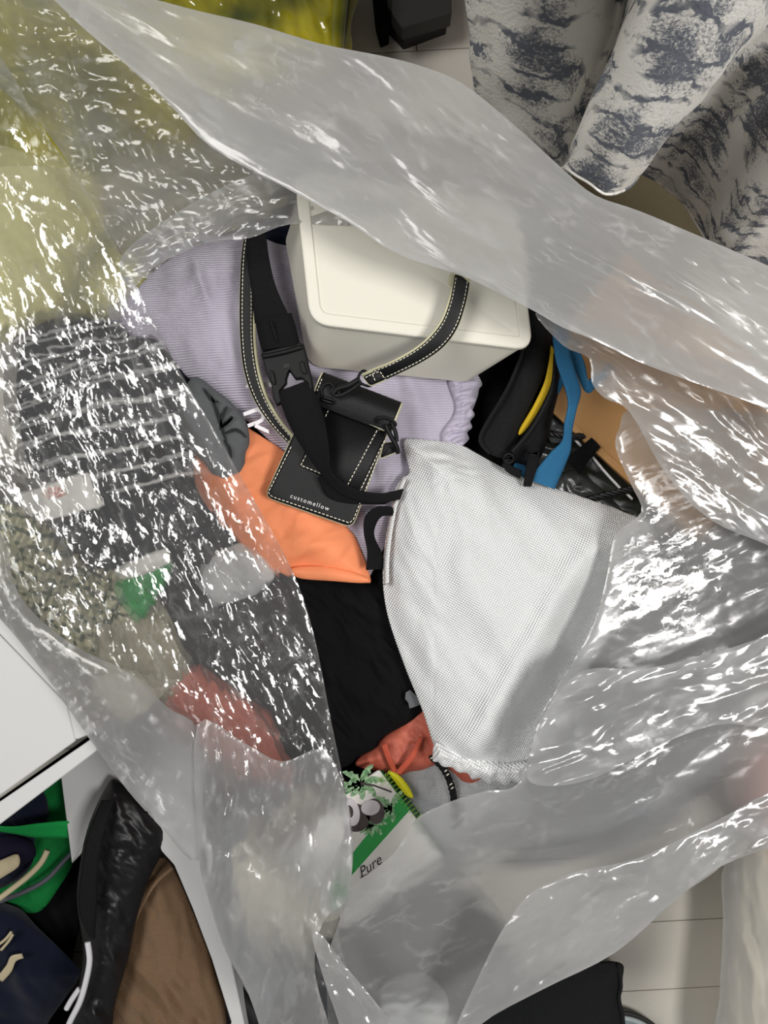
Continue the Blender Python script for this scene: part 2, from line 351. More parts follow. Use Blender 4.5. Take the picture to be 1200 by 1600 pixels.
    gl = N('ShaderNodeBsdfGlossy', i={'Roughness': rough}); gl.inputs[0].default_value = (1, 1, 1, 1); L(NO, gl.inputs['Normal'])
    fr = N('ShaderNodeFresnel', i={'IOR': 1.5}); L(NO, fr.inputs['Normal']); fa = N('ShaderNodeMath', operation='ADD', i={1: gloss}); fa.use_clamp = True; L(fr.outputs[0], fa.inputs[0])
    mg = N('ShaderNodeMixShader'); L(fa.outputs[0], mg.inputs[0]); L(mx.outputs[0], mg.inputs[1]); L(gl.outputs[0], mg.inputs[2]); L(mg.outputs[0], out.inputs[0])
    return m
def toile():
    m, nt, N = new('toile_print'); L = nt.links.new; out = N('ShaderNodeOutputMaterial'); b = N('ShaderNodeBsdfPrincipled', i={'Roughness': .85}); uv = N('ShaderNodeUVMap')
    b.inputs['Specular IOR Level'].default_value = .2
    big = N('ShaderNodeTexNoise', i={'Scale': 15, 'Detail': 3, 'Distortion': .5}); L(uv.outputs[0], big.inputs['Vector'])
    fin = N('ShaderNodeTexNoise', i={'Scale': 260, 'Detail': 7, 'Roughness': .8, 'Distortion': .5}); L(uv.outputs[0], fin.inputs['Vector'])
    wav = N('ShaderNodeTexWave', wave_type='RINGS', i={'Scale': 9, 'Distortion': 9, 'Detail': 4, 'Detail Scale': 1.8, 'Detail Roughness': .6}); L(uv.outputs[0], wav.inputs['Vector'])
    a = N('ShaderNodeMapRange', i={1: .42, 2: .66}); L(big.outputs[0], a.inputs[0])
    t = N('ShaderNodeMath', operation='MULTIPLY_ADD', i={1: .26}); L(a.outputs[0], t.inputs[0]); L(fin.outputs[0], t.inputs[2])
    c1 = N('ShaderNodeMapRange', i={1: .60, 2: .74}); L(t.outputs[0], c1.inputs[0])
    t2 = N('ShaderNodeMath', operation='MULTIPLY_ADD', i={1: .5}); L(fin.outputs[0], t2.inputs[0]); L(wav.outputs[0], t2.inputs[2]); c2 = N('ShaderNodeMapRange', i={1: 1.00, 2: 1.16}); L(t2.outputs[0], c2.inputs[0])
    a2 = N('ShaderNodeMapRange', i={1: .40, 2: .52}); L(big.outputs[0], a2.inputs[0]); c3 = N('ShaderNodeMath', operation='MULTIPLY'); L(c2.outputs[0], c3.inputs[0]); L(a2.outputs[0], c3.inputs[1])
    mxm = N('ShaderNodeMath', operation='MAXIMUM'); L(c1.outputs[0], mxm.inputs[0]); L(c3.outputs[0], mxm.inputs[1])
    sc = N('ShaderNodeMath', operation='MULTIPLY', i={1: .85}); L(mxm.outputs[0], sc.inputs[0])
    mx = N('ShaderNodeMix', data_type='RGBA'); L(sc.outputs[0], mx.inputs[0]); mx.inputs[6].default_value = rgb('#fbf8f1'); mx.inputs[7].default_value = rgb('#3c4a62'); L(mx.outputs[2], b.inputs['Base Color'])
    g = N('ShaderNodeTexNoise', i={'Scale': 240, 'Detail': 3}); L(uv.outputs[0], g.inputs['Vector']); bp = N('ShaderNodeBump', i={'Distance': .0012}); bp.inputs['Strength'].default_value = .6; L(g.outputs[0], bp.inputs['Height']); L(bp.outputs[0], b.inputs['Normal'])
    L(b.outputs[0], out.inputs[0]); return m
M = {}
FK = {'film': dict(dens=.40, blur=.4, blurw=.75, k=(.15, .12, .12), patchy=.85, rough=.16),
      'film_dense': dict(dens=.62, blur=.4, blurw=.8, rough=.2, k=(.07, .07, .08), patchy=.6, aniso=4.5),
      'film_crinkled': dict(dens=.10, gloss=.06, rough=.15, blur=.22, blurw=.6, edge=.2, k=(.50, .46, .30), patchy=.4, aniso=3.6),
      'film_clear': dict(dens=.26, blur=.35, blurw=.6, k=(.14, .11, .10), patchy=.7)}
def fm(kind, ang=0, **kw): d = dict(FK[kind]); d.update(kw); return film(kind, ang=ang, **d)
M['film_clear'] = fm('film_clear')
M['box'] = stuff('off_white_plastic', '#d8d5c8', .5, .4, .02, grain=.0001)
M['lavender'] = stuff('lavender_rib_knit', '#c2bbcb', .95, .1, .03, wcol=.8, weave=(0, .0030), weave_depth=.0009, sheen=.2)
M['lavplain'] = stuff('lavender_gathered', '#b5aebf', .95, .1, .05, sheen=.2)
M['orange'] = stuff('orange_nylon', '#ee9063', .75, .3, .04)
M['black_cloth'] = stuff('black_cotton', '#111113', .9, .1, .1)
M['black_nylon'] = stuff('black_nylon', '#131416', .65, .25, .1, weave=(.0016, .0016), weave_depth=.0003)
M['black_shiny'] = stuff('black_shiny_nylon', '#101012', .42, .45, .1)
M['webbing'] = stuff('black_webbing', '#0c0c0e', .75, .25, .05, wcol=.4, weave=(.0018, 0), weave_depth=.0006)
M['buckle'] = stuff('black_buckle_plastic', '#0b0c0d', .55, .25, .02)
M['leather'] = stuff('black_leather', '#08090b', .5, .28, .1, grain=.0008, nscale=200)
M['cream'] = stuff('cream_edge', '#c3bf9f', .7, .3, .05)
M['thread'] = stuff('white_thread', '#d9d4c2', .8, .2, .02)
M['white_print'] = stuff('white_print', '#e6e2e6', .7, .3, .02)
M['dust'] = stuff('white_nonwoven', '#f0f2f2', .85, .2, .02, wcol=.62, weave=(.0026, .0026), weave_depth=.0006)
M['dust_hem'] = stuff('white_nonwoven_hem', '#f0f1f1', .85, .2, .03, wcol=.7, weave=(.0034, .0026), weave_depth=.0006)
M['salmon'] = stuff('brick_red_mesh', '#a9523f', .6, .4, .15, col2='#c46a56')
M['salmon_hem'] = stuff('brick_red_tape', '#b5503a', .7, .3, .1)
M['carton'] = stuff('white_carton', '#e9e6e0', .5, .4, .01, grain=.0001)
M['green_print'] = stuff('green_print', '#1e8a3c', .5, .4, .1)
M['dark_green'] = stuff('dark_green_print', '#16633a', .5, .4, .1)
M['palm_green'] = stuff('palm_green_print', '#2c6a34', .5, .4, .3, col2='#a9c9a0', nscale=200)
M['brown_print'] = stuff('brown_print', '#4c4140', .6, .3, .2)
M['coconut_white'] = stuff('coconut_flesh_print', '#d9d2d6', .6, .3, .1)
M['ink'] = stuff('black_ink', '#2a2426', .6, .3, .02)
M['yellow'] = stuff('yellow_lining', '#b99a14', .7, .3, .05)
M['yellow_bright'] = stuff('yellow_plastic', '#d6cf17', .5, .4, .05)
M['ripstop'] = stuff('grey_ripstop', '#aeb0b2', .7, .3, .05, wcol=.93, weave=(.0025, .0025), weave_depth=.0004)
M['blue'] = stuff('blue_canvas', '#2f6d96', .85, .2, .06, weave=(.0014, .0014))
M['kraft'] = stuff('kraft_board', '#b58a5a', .85, .2, .05, nscale=30)
M['dark_gloss'] = stuff('dark_glossy_plastic', '#25282a', .22, .6, .3, col2='#30352a', nscale=12)
M['smoke'] = stuff('smoky_plastic', '#6a6e6e', .25, .6, .2, nscale=14)
M['chrome'] = stuff('chrome_rod', '#dcdcdc', .2, 1, .02)
M['floral'] = stuff('grey_cloth', '#5d5f61', .9, .2, .06)
M['floral_ink'] = stuff('dark_leaf_print', '#2a2b2d', .9, .2, .05)
M['navy'] = stuff('navy_fleece', '#0e1424', .95, .15, .1, sheen=.15)
M['stripe'] = stuff('navy_striped_cloth', '#14161d', .9, .2, .1, band=[(.026,   .0042, '#dcdcd8', 78)])
M['plaid'] = stuff('green_cream_check', '#c9c2a0', .9, .2, .05, band=[(.017, .006, '#3f4a34', 15), (.017, .005, '#4b5240', 105)])
M['white_card'] = stuff('white_card', '#f6f4ec', .6, .3, .02)
M['beige'] = stuff('beige_cloth', '#aba48c', .9, .2, .1)
M['cream_cloth'] = stuff('cream_cloth', '#d8d0bd', .9, .2, .05)
M['white_cloth'] = stuff('white_cloth', '#cfd0ce', .9, .2, .05)
M['grey_cloth'] = stuff('grey_fleece', '#7e8186', .9, .2, .08)
M['charcoal'] = stuff('charcoal_cloth', '#232529', .9, .2, .08)
M['pink'] = stuff('pink_cloth', '#dcb3aa', .9, .2, .05)
M['peach'] = stuff('peach_red_cloth', '#cf7763', .9, .2, .1)
M['lacquer'] = stuff('white_lacquer', '#c4c4c3', .5, .4, .01, grain=.00005)
M['gap'] = stuff('dark_joint', '#4b4a47', .8, .2, .02)
M['green_bag'] = stuff('green_nonwoven', '#0f6f33', .85, .2, .1)
M['green_strap'] = stuff('green_webbing', '#1ba34f', .8, .2, .05, weave=(.0014, .0014))
M['brown'] = stuff('brown_nylon', '#7b6046', .42, .5, .1, weave=(.0015, .0015))
M['cord_white'] = stuff('white_cord', '#c9c8cc', .8, .2, .04)
M['cord_cream'] = stuff('cream_cord', '#b4a88a', .85, .2, .05)
M['cord_grey'] = stuff('grey_cable', '#4d4f54', .5, .4, .03)
M['ribb'] = stuff('black_rib_cuff', '#111214', .8, .2, .05, weave=(0, .0035), weave_depth=.0012)
M['case'] = stuff('dark_grey_case', '#2c2c2a', .6, .4, .1)
M['plank'] = stuff('pale_wood_plank', '#d3cec4', .45, .4, .06, nscale=14)
M['subfloor'] = stuff('floor_joint', '#6f695e', .9, .1, .02)
M['ring'] = stuff('pale_ring', '#b9c4c4', .3, .5, .02)
M['toile'] = toile()
ylw, nt, N = new('yellow_plastic_film'); L_ = nt.links.new
_o = N('ShaderNodeOutputMaterial'); _b = N('ShaderNodeBsdfPrincipled', i={'Roughness': .16}); _b.inputs['Base Color'].default_value = rgb('#8f8f12'); _b.inputs['Coat Weight'].default_value = .4
_uv = N('ShaderNodeUVMap'); _n = N('ShaderNodeTexNoise', i={'Scale': 6, 'Detail': 3}); L_(_uv.outputs[0], _n.inputs['Vector']); _r = N('ShaderNodeValToRGB'); L_(_n.outputs[0], _r.inputs[0])
_r.color_ramp.elements[0].position = .38; _r.color_ramp.elements[0].color = rgb('#50551e'); _r.color_ramp.elements[1].position = .62; _r.color_ramp.elements[1].color = rgb('#b7ab2a'); L_(_r.outputs[0], _b.inputs['Base Color'])
L_(_b.outputs[0], _o.inputs[0]); M['yellow_film'] = ylw

# ------------------------------------------------------------------ floor
fl = thing('floor', None, None, (0, 0, 0)); fl['kind'] = 'structure'
V, Fc = loft([np.array([[-1.8, -1.8, -.03], [1.8, -1.8, -.03], [1.8, 1.8, -.03], [-1.8, 1.8, -.03]]), np.array([[-1.8, -1.8, -.004], [1.8, -1.8, -.004], [1.8, 1.8, -.004], [-1.8, 1.8, -.004]])])
mk('floor_bed', V, Fc, M['subfloor'], fl, smooth=False)
PW, PL = .115, .80; pm = None; ca, sa = math.cos(math.radians(3)), math.sin(math.radians(3))
def plank_mesh():
    w_, l_, g = PW / 2 - .0007, PL / 2 - .0007, .0012; lp = lambda a, b, z: np.array([[-a, -b, z], [a, -b, z], [a, b, z], [-a, b, z]])
    v, f = loft([lp(l_, w_, -.004), lp(l_, w_, -g), lp(l_ - g, w_ - g, 0)]); me = bpy.data.meshes.new('plank'); me.from_pydata(v.tolist(), [], f); u = me.uv_layers.new(name='uv')
    for l in me.loops: u.data[l.index].uv = (v[l.vertex_index][0] * .25, v[l.vertex_index][1] * 1.6)
    me.materials.append(M['plank']); return me
pm = plank_mesh()
for r_ in range(-10, 11):
    for c_ in range(-2, 3):
        x = (c_ + (.18, .62, .40)[r_ % 3]) * PL; y = r_ * PW + .03
        if abs(x) > 1.45: continue
        o = bpy.data.objects.new('plank', pm); C.objects.link(o); o.parent = fl; o.location = (x * ca - y * sa, x * sa + y * ca, 0); o.rotation_euler = (0, 0, math.radians(3))

# ------------------------------------------------------------------ white cabinet with pulled-out drawer, lower left
cb = thing('cabinet', 'white lacquered cabinet with a dark joint line at lower left', 'cabinet', (-.5, -.25, 0))
def board(name, c, z, th, mat, parent, **k):
    V, Fc = slab(c, z, th, .002); return mk(name, V, Fc, mat, parent, smooth=False, **k)
board('top_panel', [(-420, 930), (-275, 710), (105, 1110 - 8), (118, 1158), (-10, 1250), (-180, 1374)], .420, .018, M['lacquer'], cb)
board('edge_panel', [(-300, 680), (-268, 668), (158, 1140), (120, 1156), (108, 1104)], .420, .40, M['lacquer'], cb)
board('joint', [(-183, 1378), (-10, 1254), (142, 1149), (144, 1152), (-8, 1257), (-181, 1381)], .416, .01, M['gap'], cb)
board('front_rail', [(-180, 1382), (-8, 1258), (145, 1153), (153, 1172), (0, 1288), (-170, 1412)], .420, .03, M['lacquer'], cb)
pn = thing('white_panel', 'white board standing beside the brown nylon bag, under the film', 'board', tuple(P(280, 1300, 0)))
board('panel_face', [(120, 1120), (200, 1060), (330, 1090), (338, 1400), (356, 1478), (392, 1650), (374, 1650), (362, 1600), (331, 1500), (301, 1420), (272, 1352), (252, 1330), (232, 1250)], .25, .25, M['lacquer'], pn)
pn2 = thing('white_panel', 'greenish white upright board between green tote and black sleeve', 'board', tuple(P(160, 1250, 0)))
board('panel_face', [(95, 1215), (150, 1140), (215, 1180), (185, 1240), (150, 1310), (112, 1350)], .215, .21, M['lacquer'], pn2)

# ------------------------------------------------------------------ lower-left clothes beside the cabinet
F1 = lambda s, a, sc, an, amp: (lambda x, y: amp * soft(x, y, s, sc, an, a))
CR = lambda s, sc, an, amp, ani=3: (lambda x, y: amp * creases(x, y, s, sc, an, ani, 5))
gt = thing('tote_bag', 'green nonwoven tote bag with a looped handle under the cabinet edge', 'bag', tuple(P(60, 1300, 0)))
lump('bag_body', [(20, 1270), (90, 1205), (112, 1240), (122, 1290), (118, 1340), (90, 1390), (60, 1425), (20, 1420), (-30, 1400), (-40, 1300)], .13, M['green_bag'], .02, 20, .12, 10, CR(3, 25, 70, .006), 3, gt)
ribbon('handle', [(-20, 1290, .21), (20, 1292, .215), (60, 1287, .22), (108, 1284, .215), (106, 1302, .20)], [(-20, 1296, .20), (20, 1302, .205), (60, 1309, .205), (104, 1309, .20), (108, 1307, .19)], M['green_strap'], .002, parent=gt)
lump('jacket', [(-40, 1300), (30, 1240), (68, 1238), (75, 1280), (55, 1310), (50, 1350), (20, 1380), (-40, 1390)], .17, M['navy'], .015, 14, .1, 8, CR(5, 22, 20, .008), 3, label='dark navy garment stuffed in the green tote', category='garment')
sw = thing('sweatshirt', 'dark purple-navy sweatshirt with cream drawstring beside the green tote', 'garment', tuple(P(10, 1340, 0)))
lump('hood', [(-40, 1320), (10, 1305), (48, 1315), (56, 1335), (40, 1350), (0, 1360), (-40, 1360)], .19, stuff('dusk_fleece', '#1a1828', .95, .1, .1), .02, 14, .05, 8, CR(6, 20, 10, .006), 3, sw)
tube('drawstring', [(74, 1329, .215), (64, 1348, .215), (45, 1368, .21), (20, 1388, .205), (-12, 1412, .20)], .0042, M['cord_cream'], sw)
lump('drawstring_end', [(-10, 1352), (10, 1340), (28, 1335), (30, 1352), (12, 1366), (-10, 1376)], .215, M['cord_cream'], .006, 6, .01, 3, CR(8, 8, 60, .002), 2, sw)
tube('cable', [(135, 1312, .16), (105, 1340, .165), (75, 1372, .17), (45, 1390, .17), (0, 1408, .165), (-30, 1416, .16)], .0038, M['cord_grey'], label='thin dark grey cable crossing the green tote', category='cable')
lump('coat', [(-60, 1400), (40, 1380), (120, 1330), (140, 1340), (130, 1420), (110, 1520), (100, 1660), (-60, 1660)], .08, M['black_cloth'], .02, 30, .07, 10, CR(9, 40, 60, .012), 5, label='black coat at the bottom of the lower left corner', category='garment')
nv = thing('sweatshirt', 'dark navy sweatshirt with cream tags in the bottom left corner', 'garment', tuple(P(40, 1500, 0)))
nvz = lambda x, y: .17 + .0 * x
lump('body', [(-50, 1425), (20, 1415), (60, 1450), (120, 1510), (122, 1530), (80, 1590), (30, 1660), (-60, 1660)], .15, M['navy'], .03, 30, .1, 12, F1(11, 2, 60, 40, .012), 4, nv)
for pts in ([(-5, 1478, .186), (8, 1468, .188), (18, 1456, .19)], [(2, 1484, .186), (14, 1470, .188), (20, 1460, .19)]): tube('toggle_cord', pts, .0022, M['cord_cream'], nv)
ribbon('tag', [(-6, 1528, .186), (10, 1508, .19), (17, 1494, .193), (34, 1490, .193)], [(4, 1534, .184), (18, 1518, .188), (25, 1502, .191), (37, 1497, .191)], M['cord_cream'], .0012, 20, parent=nv)
bn = thing('brown_bag', 'brown nylon bag with soft folds next to the black sleeve', 'bag', tuple(P(270, 1500, 0)))
lump('body', [(215, 1360), (247, 1340), (268, 1352), (300, 1420), (330, 1500), (362, 1600), (370, 1680), (140, 1680), (160, 1580), (190, 1480)], .19, M['brown'], .035, 35, .16, 16, lambda x, y: .014 * creases(x, y, 12, 58, 62, 2.2, 5, 40) + .004 * creases(x, y, 13, 24, 80, 3, 5) , 3, bn)
ribbon('seam', [(268, 1354, .222), (240, 1380, .228), (215, 1425, .23), (195, 1480, .228)], [(271, 1358, .222), (243, 1384, .228), (218, 1429, .23), (198, 1484, .228)], M['brown'], .002, 30, parent=bn)
bj = thing('nylon_jacket', 'black nylon jacket sleeve with ribbed cuff edge hanging beside the brown bag', 'garment', tuple(P(200, 1400, 0)))
lump('sleeve', [(168, 1225), (185, 1222), (215, 1245), (256, 1285), (260, 1318), (235, 1370), (215, 1430), (200, 1500), (178, 1580), (168, 1680), (95, 1680), (115, 1580), (130, 1490), (120, 1400), (135, 1300)], .24, M['black_shiny'], .035, 26, .2, 18, lambda x, y: .009 * creases(x, y, 14, 46, 75, 1.6, 6, 60) + .003 * creases(x, y, 15, 16, 20, 2, 4), 3, bj)
ribbon('ribbed_edge', [(160, 1250, .270), (140, 1300, .282), (128, 1360, .285), (124, 1420, .283), (140, 1462, .278)], [(178, 1250, .275), (162, 1300, .290), (152, 1360, .293), (150, 1420, .290), (147, 1468, .282)], M['ribb'], .003, 60, parent=bj)
tube('cord', [(137, 1472, .285), (140, 1500, .285), (135, 1530, .283), (125, 1565, .28), (108, 1600, .275), (95, 1640, .27)], .0040, M['cord_white'], bj)
tube('cord', [(124, 1545, .275), (112, 1562, .272), (104, 1576, .27)], .0038, M['cord_white'], bj)

# ------------------------------------------------------------------ things on the floor beyond the bag
yb = thing('yellow_bag', 'glossy yellow-green plastic bag at the upper left edge', 'bag', tuple(P(250, 50, 0)))
lump('bag_body', [(-120, -80), (300, -90), (552, -80), (548, 40), (540, 92), (430, 170), (330, 215), (300, 250), (220, 290), (100, 340), (-120, 420)], .20, M['yellow_film'], .03, 40, .19, 20, lambda x, y: .012 * creases(x, y, 21, 60, 80, 2.5, 6) + .005 * creases(x, y, 22, 22, 60, 2, 5, 60), 4, yb)
ribbon('side_seam', [(524, -60, .232), (521, 0, .234), (518, 50, .23), (520, 95, .222)], [(548, -60, .222), (546, 0, .222), (541, 50, .218), (536, 95, .214)], M['yellow_film'], .003, 40, parent=yb, bow=.006)
dc = thing('dark_case', 'dark grey case on the floor at the top edge', 'case', tuple(P(660, 0, 0)))
board('lid', [(610, -80), (704, -110), (706, 22), (628, 44), (612, 20)], .10, .03, M['case'], dc)
board('body', [(600, -70), (700, -100), (702, 14), (632, 40), (606, 12)], .065, .065, M['case'], dc)
board('side_pocket', [(576, -90), (606, -90), (608, 34), (594, 40), (586, 10)], .06, .06, M['black_cloth'], dc)
bc = thing('black_case', 'black fabric box standing on the pale planks at the bottom edge', 'case', tuple(P(850, 1600, 0)))
lump('body', [(690, 1690), (700, 1580), (760, 1545), (880, 1510), (966, 1503), (973, 1530), (970, 1560), (977, 1600), (972, 1690)], .20, M['black_nylon'], .012, 14, .19, 6, CR(24, 60, 85, .004), 4, bc)
tube('piping', [(966, 1506, .205), (970, 1540, .205), (967, 1560, .205), (973, 1600, .205), (970, 1680, .205)], .003, M['black_nylon'], bc)
rg = thing('round_base', 'round pale-rimmed glass disc on the floor beside the black fabric box', 'disc', tuple(P(970, 1660, 0)))
def ringpts(cx, cy, r, z, n=48): return [(cx + r * math.cos(t), cy + r * math.sin(t), z) for t in np.linspace(0, 2 * math.pi, n, endpoint=False)]
tube('rim', ringpts(965, 1670, 88, .030), .004, M['case'], rg, closed=True); tube('rim_band', ringpts(965, 1670, 80, .032), .0045, M['ring'], rg, closed=True)
lp = np.array([P(*p) for p in ringpts(965, 1670, 80, .028)]); lb = lp.copy(); lb[:, 2] = .002; V, Fc = loft([lb, lp]); mk('glass_plate', V, Fc, stuff('pale_glass', '#8fa3a4', .1, .6, .02), rg, smooth=False)
sb = thing('black_case', 'slim black case edge standing beside the white board at the bottom', 'case', tuple(P(400, 1600, 0)))
lump('body', [(350, 1478), (362, 1482), (380, 1540), (420, 1600), (450, 1690), (372, 1690), (352, 1580)], .22, M['buckle'], .012, 12, .2, 6, None, 3, sb)
tube('rim', [(351, 1482, .235), (352, 1540, .235), (362, 1590, .235), (374, 1680, .235)], .004, M['buckle'], sb)

shade_slab = thing('mat', 'brown sheet standing in for shaded floor under the toile cloth', 'mat', tuple(P(1020, 330, 0)))  # brown slab holds the floor's shade as colour; no actual mat lies here
V, Fc = slab([(880, 220), (1200, 230), (1230, 460), (900, 440)], .006, .005, .01); mk('shade_pad', V, Fc, stuff('brown_floor_shade', '#6f6650', .95, .1, .05, weave=(.003, .003), wcol=.9), shade_slab, smooth=False)
# ------------------------------------------------------------------ toile cloth hanging at the upper right
cols = [((748, 215, .20), (708, -160, .62)), ((770, 235, .22), (750, -160, .66)), ((805, 262, .22), (830, -165, .70)), ((838, 305, .20), (985, -170, .66)), ((872, 330, .16), (1030, -170, .60)),
        ((872, 285, .36), (1062, -175, .76)), ((885, 262, .45), (1100, -180, .82)), ((912, 282, .475), (1165, -190, .86)), ((945, 303, .475), (1235, -175, .86)), ((985, 290, .44), (1290, -120, .82)), ((1000, 262, .36), (1290, -60, .74)),
        ((985, 262, .26), (1200, 0, .58)), ((1030, 285, .20), (1215, 40, .50)), ((1048, 300, .20), (1240, 60, .50)), ((1075, 330, .22), (1250, 90, .54)), ((1096, 365, .21), (1262, 120, .52)), ((1112, 405, .26), (1280, 160, .58)),
        ((1130, 415, .30), (1330, 150, .64)), ((1170, 420, .31), (1400, 140, .66)), ((1230, 460, .28), (1500, 180, .62))]
bt = cat([c[0] for c in cols], 10); tp = cat([c[1] for c in cols], 10); nv_ = 70; rows = []
for k, t in enumerate(np.linspace(0, 1, nv_)):
    A = P(bt[:, 0], bt[:, 1], bt[:, 2]); B = P(tp[:, 0], tp[:, 1], tp[:, 2]); R_ = A * (1 - t) + B * t
    R_[:, 0] += .004 * vn(np.arange(len(bt)) / 9., np.full(len(bt), k / 8.), 3); rows.append(R_)
G = np.array(rows); nn_ = G.shape[1]; Fc = [[a * nn_ + b, a * nn_ + b + 1, (a + 1) * nn_ + b + 1, (a + 1) * nn_ + b] for a in range(nv_ - 1) for b in range(nn_ - 1)]
Au = np.r_[0, np.cumsum(np.linalg.norm(np.diff(G[10], axis=0), axis=1))]; Av = np.linalg.norm(G[:, 60] - G[0, 60], axis=1)
uv = np.stack(np.meshgrid(Au, Av), -1).reshape(-1, 2)
ct = thing('curtain', 'white cloth with blue-grey toile print hanging in folds at upper right', 'curtain', tuple(P(950, 200, 0)))
o = mk('fabric', G.reshape(-1, 3), Fc, M['toile'], ct, uv=uv); s_ = o.modifiers.new('thickness', 'SOLIDIFY'); s_.thickness = .0016
tb = thing('shade_table', 'unseen tabletop and legs added beyond the upper right edge to shade the floor', 'shade_table', (.5, .7, 0))  # unseen tabletop on legs, added so that it shades the floor
V, Fc = loft([np.array([[-.02, .38, z_], [1.3, .38, z_], [1.3, 1.2, z_], [-.02, 1.2, z_]]) for z_ in (.86, .89)]); mk('shade_table_top', V, Fc, M['kraft'], tb, smooth=False)
for lx, ly in ((.75, .60), (1.25, .60), (1.25, 1.15), (.75, 1.15)): V, Fc = loft([np.array([[lx - .02, ly - .02, z_], [lx + .02, ly - .02, z_], [lx + .02, ly + .02, z_], [lx - .02, ly + .02, z_]]) for z_ in (0, .86)]); mk('leg', V, Fc, M['kraft'], tb, smooth=False)
hv, hf = tube3(G[0, 4:-4:3], .0020, 6); mk('hem', hv, hf, M['toile'], ct, uv=hv[:, :2])

# ------------------------------------------------------------------ things in the plastic bag: under layers
lump('coat', [(180, 420), (420, 280), (700, 260), (950, 380), (1060, 620), (1060, 900), (950, 1150), (740, 1290), (520, 1330), (330, 1230), (180, 1050), (120, 800), (120, 560)], .07, M['black_cloth'], .11, 90, .06, 30, CR(31, 80, 40, .02), 8, label='black coat spread beneath everything at the bottom of the clear bag', category='garment')
lump('fleece', [(720, 1010), (900, 960), (1080, 930), (1120, 1080), (1090, 1200), (980, 1290), (820, 1330), (700, 1300), (660, 1240)], .25, M['grey_cloth'], .03, 40, .15, 14, CR(32, 60, 20, .012), 6, label='grey fleece hidden under milky film right of the white dust bag', category='garment')
lump('blanket', [(470, 1400), (640, 1330), (780, 1420), (790, 1560), (700, 1680), (460, 1680), (440, 1500)], .12, M['charcoal'], .04, 40, .11, 14, CR(33, 60, 120, .012), 6, label='charcoal blanket blurred under the film at bottom centre', category='garment')
lump('cloth', [(600, 1535), (660, 1520), (700, 1560), (690, 1620), (640, 1640), (600, 1600)], .20, M['white_cloth'], .02, 20, .06, 8, CR(34, 20, 30, .005), 4, label='small white cloth on the charcoal blanket at bottom centre', category='cloth')
lump('cushion', [(1150, 1330), (1210, 1300), (1290, 1340), (1300, 1680), (1135, 1680), (1140, 1480)], .12, M['cream_cloth'], .06, 40, .11, 14, CR(35, 50, 80, .010), 5, label='cream cushion behind film in the bottom right corner', category='cushion')
lump('towel', [(1140, 1170), (1190, 1130), (1280, 1130), (1290, 1290), (1180, 1290), (1130, 1240)], .14, M['pink'], .05, 40, .13, 12, CR(36, 40, 10, .008), 5, label='pale pink towel blurred through film at the right edge', category='towel')
lump('jacket', [(1040, 850), (1130, 800), (1250, 850), (1260, 1010), (1150, 1040), (1060, 990), (1020, 920)], .18, M['charcoal'], .05, 40, .17, 12, CR(37, 50, 40, .01), 5, label='charcoal jacket under film below the cardboard box', category='garment')
lump('sheet', [(160, 300), (210, 255), (330, 235), (430, 270), (440, 330), (300, 380), (210, 410), (165, 370)], .29, M['beige'], .02, 40, .1, 12, CR(38, 50, 30, .008), 5, label='beige cloth behind the film between yellow bag and lavender sweatshirt', category='cloth')
lump('sheet', [(-80, 300), (60, 260), (180, 300), (230, 400), (240, 480), (180, 500), (80, 500), (-80, 560)], .28, stuff('pale_yellow_cloth', '#c9c48c', .9, .2, .1), .02, 40, .1, 12, CR(58, 50, 30, .008), 5, label='pale yellow cloth under the crinkled film above the striped shirt', category='cloth')
lump('garment', [(418, 345), (470, 335), (480, 400), (430, 395), (405, 380)], .345, M['navy'], .012, 10, .05, 6, CR(39, 15, 0, .004), 3, label='navy cloth tucked behind the black webbing and the storage box', category='garment')
lump('garment', [(730, 720), (728, 590), (790, 470), (850, 455), (890, 520), (850, 620), (830, 720), (780, 750)], .30, M['black_cloth'], .02, 20, .1, 10, CR(40, 30, 110, .006), 4, label='black garment between the storage box and the waist pack', category='garment')

# left side, seen through the crinkled film
lump('striped_shirt', [(30, 560), (60, 520), (150, 500), (260, 515), (310, 580), (335, 660), (330, 740), (260, 775), (180, 770), (120, 740), (50, 730), (28, 640)], .33, M['stripe'], .03, 30, .1, 12, lambda x, y: .006 * soft(x, y, 41, 50, 70), 4, label='navy shirt with thin white stripes under the crinkled film', category='garment')
lump('jumper', [(110, 770), (160, 760), (330, 740), (380, 780), (420, 860), (400, 900), (300, 905), (180, 900), (110, 860)], .32, M['charcoal'], .025, 30, .1, 12, CR(42, 50, 60, .008), 4, label='charcoal jumper below the white card under the film', category='garment')
tgt = thing('paper_tag', 'white card with an orange mark under the crinkled film at left', 'card', tuple(P(100, 770, .3)))
board('card', [(34, 772), (138, 738), (164, 790), (72, 814), (44, 800)], .385, .003, M['white_card'], tgt)
pt = []
for a in range(5):
    t = math.radians(-150 + a * 32); pt.append(flat([(90, 778), (90 + 15 * math.cos(t) - 2, 776 + 15 * math.sin(t)), (90 + 17 * math.cos(t + .1), 777 + 17 * math.sin(t + .1))], .385, .001))
V, Fc = merge(pt); mk('orange_mark', V, Fc, M['peach'], tgt, smooth=False, kind='stuff')
lump('checked_shirt', [(-80, 800), (40, 792), (110, 850), (140, 885), (230, 875), (268, 900), (250, 960), (180, 1030), (120, 1040), (60, 1010), (-80, 930)], .32, M['plaid'], .03, 30, .12, 12, lambda x, y: .006 * soft(x, y, 43, 50, 30), 4, label='green and cream checked shirt under film at the left edge', category='garment')
gp = thing('packet', 'green and white packet under the crinkled film left of the black puffy garment', 'packet', tuple(P(230, 910, .3)))
